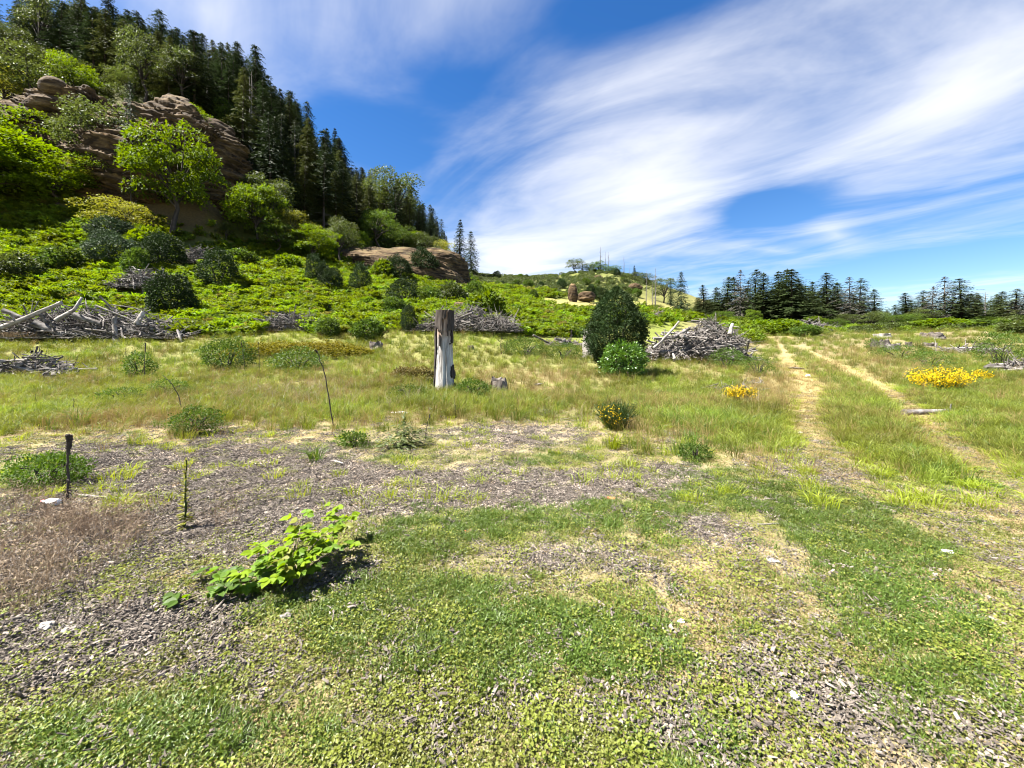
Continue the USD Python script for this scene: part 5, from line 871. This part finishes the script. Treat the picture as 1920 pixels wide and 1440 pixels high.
# ------------------------------------------------------------------ dry stalks
def stalk(label, pts, y, r, seed, mat=bark_m, name='dry_stalk', head=0, cat='dead stalk', wob=.006):
    g = np.random.default_rng(seed); P = np.array([at(a, b, y) for a, b in pts]); P[0, 2] = float(H(P[0, 0], P[0, 1]))-.03
    s = np.linspace(0, 1, len(P)); t = np.linspace(0, 1, 14); Q = np.stack([np.interp(t, s, P[:, k]) for k in range(3)], 1); Q[1:-1] += g.normal(0, wob, (12, 3)); o = Q[0].copy(); Q = Q-o
    parts = [('stem', tube(Q, np.linspace(r, r*.55, 14), 6, .35, seed), mat, False)]
    if head:
        k = int(14*(1-head)); hp_ = np.linspace(Q[k], Q[-1], 26); parts.append(('seed_head', tube(hp_, r*1.15*(1+.5*g.random(26)), 7, .6, seed+1), mat, False))
    return thing(name, label, cat, parts, o)
y = G(624, 803)[1]; stalk('tall thin dark stalk leaning over the grass before the mossy mat', [(626, 805), (618, 755), (609, 700), (600, 672), (591, 656)], y, .013, 1, head=.12)
y = G(126, 940)[1]; mb = [(127, 943), (128, 905), (127, 870), (128, 852)]
stalk('dark dead mullein with two heads rising from the wood chips', mb+[(131, 835), (133, 815)], y, .013, 2, head=.30, name='mullein_stalk')
pr = stage.GetPrimAtPath('/World/mullein_stalk'); o = at(127, 943, y); o[2] = float(H(o[0], o[1]))-.03
P2 = np.array([at(128, 852, y), at(126, 835, y-.01), at(127, 814, y-.02)])-o; fill('/World/mullein_stalk', [('seed_head', tube(np.linspace(P2[0], P2[2], 30), .013*(1+.5*g.random(30)), 7, .6, 3), bark_m, False), ('withered_leaves', (lambda q: leaves(LEAFO, q, g.normal(0, 1, q.shape)*[1, 1, .2]+[0, 0, -.7], g.normal(0, 1, q.shape), .045*(.6+.6*g.random(len(q))), .4))(np.stack([g.normal(0, .015, 60), g.normal(0, .015, 60), .02+.42*g.random(60)**1.8], 1)), bark_m, False)])
y = G(347, 994)[1]; stalk('green leafy mullein stem standing in the wood chips', [(347, 996), (348, 940), (349, 862)], y, .009, 4, mat=broom_m, name='leafy_mullein', cat='plant')
zq = g.random(170)**.8; hm = (996-862)/F*y; aq = g.random(170)*6.28
fill('/World/leafy_mullein', [('foliage', leaves(LEAFO, np.stack([.004*np.cos(aq), .004*np.sin(aq), zq*hm+.02], 1), np.stack([np.cos(aq), np.sin(aq), .9-1.3*(1-zq)**2], 1), np.stack([np.cos(aq)*.3, np.sin(aq)*.3, np.ones(170)], 1), (.055*(1-zq)**1.5+.022)*(.7+.5*g.random(170)), .5), yellow_m, False)])
for k, (pts, yb, lab, r, hd) in enumerate([([(270, 716), (271, 680), (273, 643)], 716, 'thin dark stalk with a swollen tip before the long slash pile', .014, .22), ([(343, 775), (334, 740), (322, 718), (305, 704)], 775, 'bent dark stalk arching over the dry grass', .012, 0), ([(460, 702), (457, 670), (452, 642)], 702, 'straight dark stalk at the edge of the dark bramble', .014, .15), ([(486, 706), (486, 670), (484, 641)], 706, 'dark stalk beside the deep green mound', .012, .1), ([(1888, 700), (1880, 672), (1868, 660), (1848, 655)], 700, 'bent black stalk at the edge of the field', .022, 0), ([(1071, 668), (1070, 640), (1072, 618)], 668, 'dark branched stalk beside the pale rotten stump', .03, .2),
        ([(940, 664), (939, 648), (940, 630)], 664, 'thin dark post in the green thicket', .03, 0), ([(951, 662), (950, 648), (951, 634)], 662, 'second thin dark post in the green thicket', .03, 0), ([(236, 668), (236, 660), (235, 652)], 668, 'short dark stalk rising from the sparse bramble', .015, 0), ([(69, 770), (67, 750), (66, 738)], 770, 'short dark twig standing in the meadow', .008, 0), ([(138, 778), (138, 760), (139, 748)], 778, 'dark twig standing in the golden grass', .008, 0), ([(855, 785), (853, 760), (852, 742)], 785, 'pale weed stem in the grass before the tall stump', .006, 0), ([(797, 828), (800, 800), (806, 776)], 828, 'brown upright twig beside the fir seedling', .008, .15), ([(158, 1170), (157, 1130), (156, 1088)], 1170, 'thin dark weed stem standing in the bark chips', .003, 0)]):
    stalk(lab, pts, G(pts[0][0], yb)[1], r, 30+k, head=hd)
# thin russet weeds and bleached grass stems
def wiry(n, h, sp_, w, seed):
    g = np.random.default_rng(seed); ms = [blades(n, h, sp_, w, .55, g, .6)]
    P = np.stack([g.normal(0, sp_, n*4), g.normal(0, sp_, n*4), h*.2+h*.7*g.random(n*4)], 1); ms.append(leaves(LEAF2, P, g.normal(0, 1, P.shape)+[0, 0, .6], g.normal(0, 1, P.shape), h*.16*(.4+.8*g.random(n*4)), .06)); return cat_mesh(ms)
x, y, g = spread(1.9, 7, 9000, 1.45, 1.8, 21); px, py = pix(x, y); w = n2(x, y, .35, 81, 3)-.5
lay('russet_weeds', 'thin russet dead weed stems thick over the chips at the edge of view', 'dead weeds', [(wiry(20, .27, .09, .0024, s), russet_m) for s in (1, 2)], x, y, g, .6, 1.2, np.clip(ovals(px, py, [(70,1000,190,75,0,.6), (40,1100,160,60,-10,.4), (230,1020,60,50,0,.5), (450,985,60,50,0,.35), (420,1010,90,40,0,.2)])*.75+w*1.0-.22, 0, .6), .02)
x, y, g = spread(2, 30, 9000, 1.45, 2.0, 22); px, py = pix(x, y); w = n2(x, y, .8, 82, 3)-.5
lay('bleached_stems', 'bleached dead grass stems standing in loose patches', 'dead grass', [(tuft(16, .5, .14, .006, .55, s, .6), pale_straw_m) for s in (3, 4, 5)], x, y, g, .5, 1.0, np.clip(ovals(px, py, [(560,735,110,28,0,.5), (480,760,80,24,0,.4), (640,745,70,24,0,.35), (770,705,40,20,0,.35), (300,690,60,16,0,.4), (1075,790,30,10,0,.3), (200,690,40,14,0,.4), (1450,760,60,16,0,.3), (60,660,200,10,0,.3), (760,760,60,14,0,.5), (1160,690,60,12,0,.3), (1240,690,50,10,0,.4)])*(1+w*1.5)-.08, 0, .8), .02, 6)
for px_, py_, lab in [(592, 866, 'spiky grass tuft at the edge of the wood chips'), (662, 718, 'upright bluish leaved plant in the meadow'), (1150, 842, 'yellow green grass tuft before the broom bush'), (1375, 806, 'bright grass tussock in the turf'), (540, 690, 'deep green tussock in the meadow under the mossy mat'), (150, 800, 'small tussock in golden grass')]:
    p = G(px_, py_); thing('grass_tussock', lab, 'grass tuft', [('blades', tuft(60, .30 if py_ > 800 else .5, .10, .012, .9, int(px_)), deep_m if px_ != 1150 else lime_m, False)], p)

# ------------------------------------------------------------------ the bramble close to the camera, leaf by leaf
oval = np.array([[0,0,0],[.12,-.22,.03],[.35,-.36,.06],[.65,-.30,.06],[1,0,-.04],[.65,.30,.06],[.35,.36,.06],[.12,.22,.03],[.35,0,0],[.65,0,.0]])
ovalf = np.array([[0,1,8],[1,2,8],[2,3,9],[2,9,8],[3,4,9],[4,5,9],[5,6,9],[6,8,9],[6,7,8],[7,0,8]])
g = np.random.default_rng(77); bp = G(522, 1120); bx = UsdGeom.Xform.Define(stage, path('near_bramble')); put(bx.GetPrim(), bp); tag(bx.GetPrim(), 'bright lime leaved bramble sprawling in the turf nearest the camera', 'bramble')
by_ = bp[1]; sc_ = by_/F
canes = []; mid_leaf_m = leafmat('bramble_mid_leaves', [(.09,.16,.012), (.16,.245,.016), (.24,.32,.03)], .45, .5, .15, .6)
for k, (ex, ey, ez) in enumerate([(-165, 15, 22), (-150, -30, 14), (-120, 60, 40), (-70, 40, 60), (-95, -10, 40), (-40, 95, 90), (-10, 60, 95), (25, 120, 105), (20, 20, 95), (55, 60, 85), (80, 30, 70), (40, 140, 60), (-20, -5, 55), (70, 95, 75), (95, 60, 50), (-170, -20, 8), (0, -20, 40), (40, -10, 60)]):
    b = np.array([g.normal(0, .03), .12+g.normal(0, .05), -.02]); e = np.array([ex*sc_, .02+ey*sc_*1.6, max(.02, ez*sc_*1.0)]); m = (b+e)/2+[0, 0, .10+.05*g.random()]; t = np.linspace(0, 1, 8)[:, None]
    canes.append(b*(1-t)**2+2*m*t*(1-t)+e*t*t)
for c in canes: tomesh(path('cane', str(bx.GetPath())), tube(c, np.linspace(.0045, .002, 8), 5), russet_m, True)
cnt = 0
for c in canes:
    for i in range(11):
        t = .22+.78*(i+g.random()*.6)/11; q = np.array([np.interp(t, np.linspace(0, 1, 8), c[:, k]) for k in range(3)]); a = g.random()*6.28
        d = np.array([math.cos(a), math.sin(a), .35]); q2 = q+d*(.035+.035*g.random()); n_ = unit(np.array([-.25, -.25, 1.])+g.normal(0, .30, 3)); s0 = .046+.032*g.random(); ms = []
        for off in (-1.15, 0, 1.15) if g.random() < .8 else (-1.5, -.75, 0, .75, 1.5):
            dd = np.array([math.cos(a+off), math.sin(a+off), -.10+.1*g.normal()]); ms.append(leaves((oval, ovalf), q2[None], dd[None], (n_+g.normal(0, .15, 3))[None], s0*(1.1 if off == 0 else .95), .98))
        ms.append(tube([q, q2], [.0016, .0012], 3)); cnt += 1
        young = q2[2] > .10 + .06*g.random()
        c_ = g.random(); tomesh(path('leaf', str(bx.GetPath())), cat_mesh(ms), (berry_lit_m if c_ < .62 else mid_leaf_m if c_ < .9 else yellow_m) if young else (berry_m if c_ < .6 else mid_leaf_m), False)
# ------------------------------------------------------------------ small things lying about
def stickg(label, a, b, r, mat=white_m, bend=.04, seed=0, name='stick'):
    p, q = G(*a), G(*b); p[2] += r*.8; q[2] += r*.8; log(name, label, p, q, r, mat, None, bend, .4, 1, seed, 'stick')
stickg('pale broken stick lying at the foot of the two headed mullein', (140, 931), (258, 938), .018, white_m, .03, 1)
stickg('curved white stick on the wood chips beside the spiky tuft', (608, 862), (649, 875), .013, white_m, .12, 2)
stickg('straight pale stick beside the near bramble', (303, 1070), (368, 1057), .010, white_m, .02, 3)
stickg('short grey splinter among the russet weeds', (286, 985), (310, 972), .010, log_m, .02, 4)
stickg('thin grey twig across the middle of the wood chips', (918, 914), (1006, 906), .008, log_m, .06, 5)
stickg('pale splinter in the chips above the near bramble', (610, 938), (694, 942), .006, white_m, .03, 6)
stickg('grey stick at the very edge of view beside the low bramble', (-6, 869), (28, 861), .02, log_m, .03, 7)
stickg('long flat weathered board sunk in the field grass', (1694, 779), (1792, 777), .09, log_m, .02, 8, 'board')
stickg('pale end piece lying past the sunk board', (1802, 777), (1842, 773), .06, white_m, .03, 9)
stickg('fallen twig in front of the fir seedling', (700, 792), (728, 800), .012, bark_m, .05, 10)
stickg('pale bark strip on the turf by the dry patch', (1420, 985), (1462, 984), .010, white_m, .02, 11)
stickg('grey pole end at the foot of the big slash pile bramble', (1412, 681), (1452, 680), .05, white_m, .02, 12)
def stone(label, px, py, wpx, hpx, seed, mat=stone_m, name='stone', cat='stone', flat=1.):
    p = G(px, py); y = p[1]; v, f = rock(seed, (wpx/2/F*y, wpx/2/F*y*.6, hpx/2/F*y*.55), strata=0, rough=.95, sub=2, freq=1.7); return thing(name, label, cat, [('stone_body', (v, f), mat, False)], p+[0, 0, hpx*.25/F*y])
paper = M('white_plastic', {'n': ('noise_texture', {'scale': 9}), 'r': ('rgb_ramp', {'ramp': [(.3, (.62, .61, .59)), (.7, (.82, .82, .81))]}), 'p': ('principled_bsdf', {'roughness': .5})}, [('n.fac', 'r.fac'), ('r.color', 'p.base_color')], 'p.BSDF')
orange = M('rusty_orange', {'n': ('noise_texture', {'scale': 40}), 'r': ('rgb_ramp', {'ramp': [(.3, (.33, .09, .03)), (.7, (.55, .19, .07))]}), 'p': ('principled_bsdf', {'roughness': .9})}, [('n.fac', 'r.fac'), ('r.color', 'p.base_color')], 'p.BSDF')
for k, (px_, py_, w, h, m, nm, lab) in enumerate([(87, 1181, 26, 24, stone_m, 'stone', 'pointed grey stone in the bark chips'), (130, 1186, 40, 14, white_m, 'wood_piece', 'pale broken bark piece beside the pointed stone'), (240, 1180, 24, 14, rotten_m, 'wood_piece', 'dark bark lump in the chips'), (1491, 1313, 20, 26, paper, 'litter_scrap', 'white scrap lying in the turf'), (1669, 1292, 20, 16, rotten_m, 'wood_piece', 'small dark brown lump in the turf'), (1776, 1038, 20, 10, paper, 'litter_scrap', 'white scrap on the edge of the worn track'), (535, 1163, 18, 22, white_m, 'wood_piece', 'white splintered chip below the near bramble'), (1143, 937, 20, 7, orange, 'wood_piece', 'flat orange chip on the turf'), (877, 998, 14, 6, orange, 'wood_piece', 'small orange chip at the edge of the lush turf'), (1515, 707, 8, 9, paper, 'paper_cup', 'white scrap standing on the worn track'), (1491, 692, 24, 7, rotten_m, 'burnt_block', 'black burnt chunk lying on the worn track'),
        (752, 775, 30, 6, paper, 'plastic_sheet', 'crumpled white sheet in the grass before the tall stump'), (808, 768, 7, 6, paper, 'litter_scrap', 'tiny pale scrap past the crumpled white sheet'), (723, 1112, 20, 12, straw_m, 'wood_piece', 'tan curled leaf scrap on the lush turf'), (1445, 1052, 24, 8, stone_m, 'stone', 'flat pale stone in the turf'), (1278, 1168, 14, 7, paper, 'litter_scrap', 'pair of pale scraps in the dry patch'), (1500, 812, 9, 4, paper, 'litter_scrap', 'pale scrap in the grass by the wheel track'), (1010, 722, 14, 8, white_m, 'wood_piece', 'pale wood lump on the cut bank'), (1160, 708, 22, 10, white_m, 'wood_piece', 'bleached root showing at the foot of the large holly'), (200, 840, 16, 6, rotten_m, 'wood_piece', 'dark bark piece beyond the two headed mullein'), (1630, 1390, 26, 9, white_m, 'wood_piece', 'pale flat splinter low in the turf'), (228, 1408, 26, 10, white_m, 'wood_piece', 'white splinter in the turf at the bottom of the view'), (980, 1250, 12, 6, stone_m, 'stone', 'small pale pebble in the lush turf')]):
    stone(lab, px_, py_, w, h, 500+k, m, nm, 'scrap' if m is paper else ('stone' if m is stone_m else 'wood piece'))
prof = [(0, .0), (0, .030), (.012, .034), (.11, .034), (.14, .026), (.165, .013), (.185, .012), (.185, 0)]
t = np.linspace(0, 2*math.pi, 17)[:-1]; z_, r_ = np.array([p[0] for p in prof]), np.array([p[1] for p in prof])
bv_ = np.stack([np.repeat(z_, 16), (r_[:, None]*np.cos(t)).ravel(), (r_[:, None]*np.sin(t)).ravel()], 1); bf_ = np.array([[i*16+j, i*16+(j+1) % 16, (i+1)*16+(j+1) % 16] for i in range(7) for j in range(16)]+[[i*16+j, (i+1)*16+(j+1) % 16, (i+1)*16+j] for i in range(7) for j in range(16)])
pb = G(100, 949); pinkm = M('pink_cap', {'p': ('principled_bsdf', {'base_color': (.75, .22, .25), 'roughness': .5})}, [], 'p.BSDF')
thing('plastic_bottle', 'white plastic bottle with a pink cap lying on the chips', 'bottle', [('bottle_body', (bv_, bf_), paper, True), ('cap', tube([[.183, 0, 0], [.20, 0, 0]], .016, 10), pinkm, False)], pb+[.05, 0, .035], rz=math.radians(172))
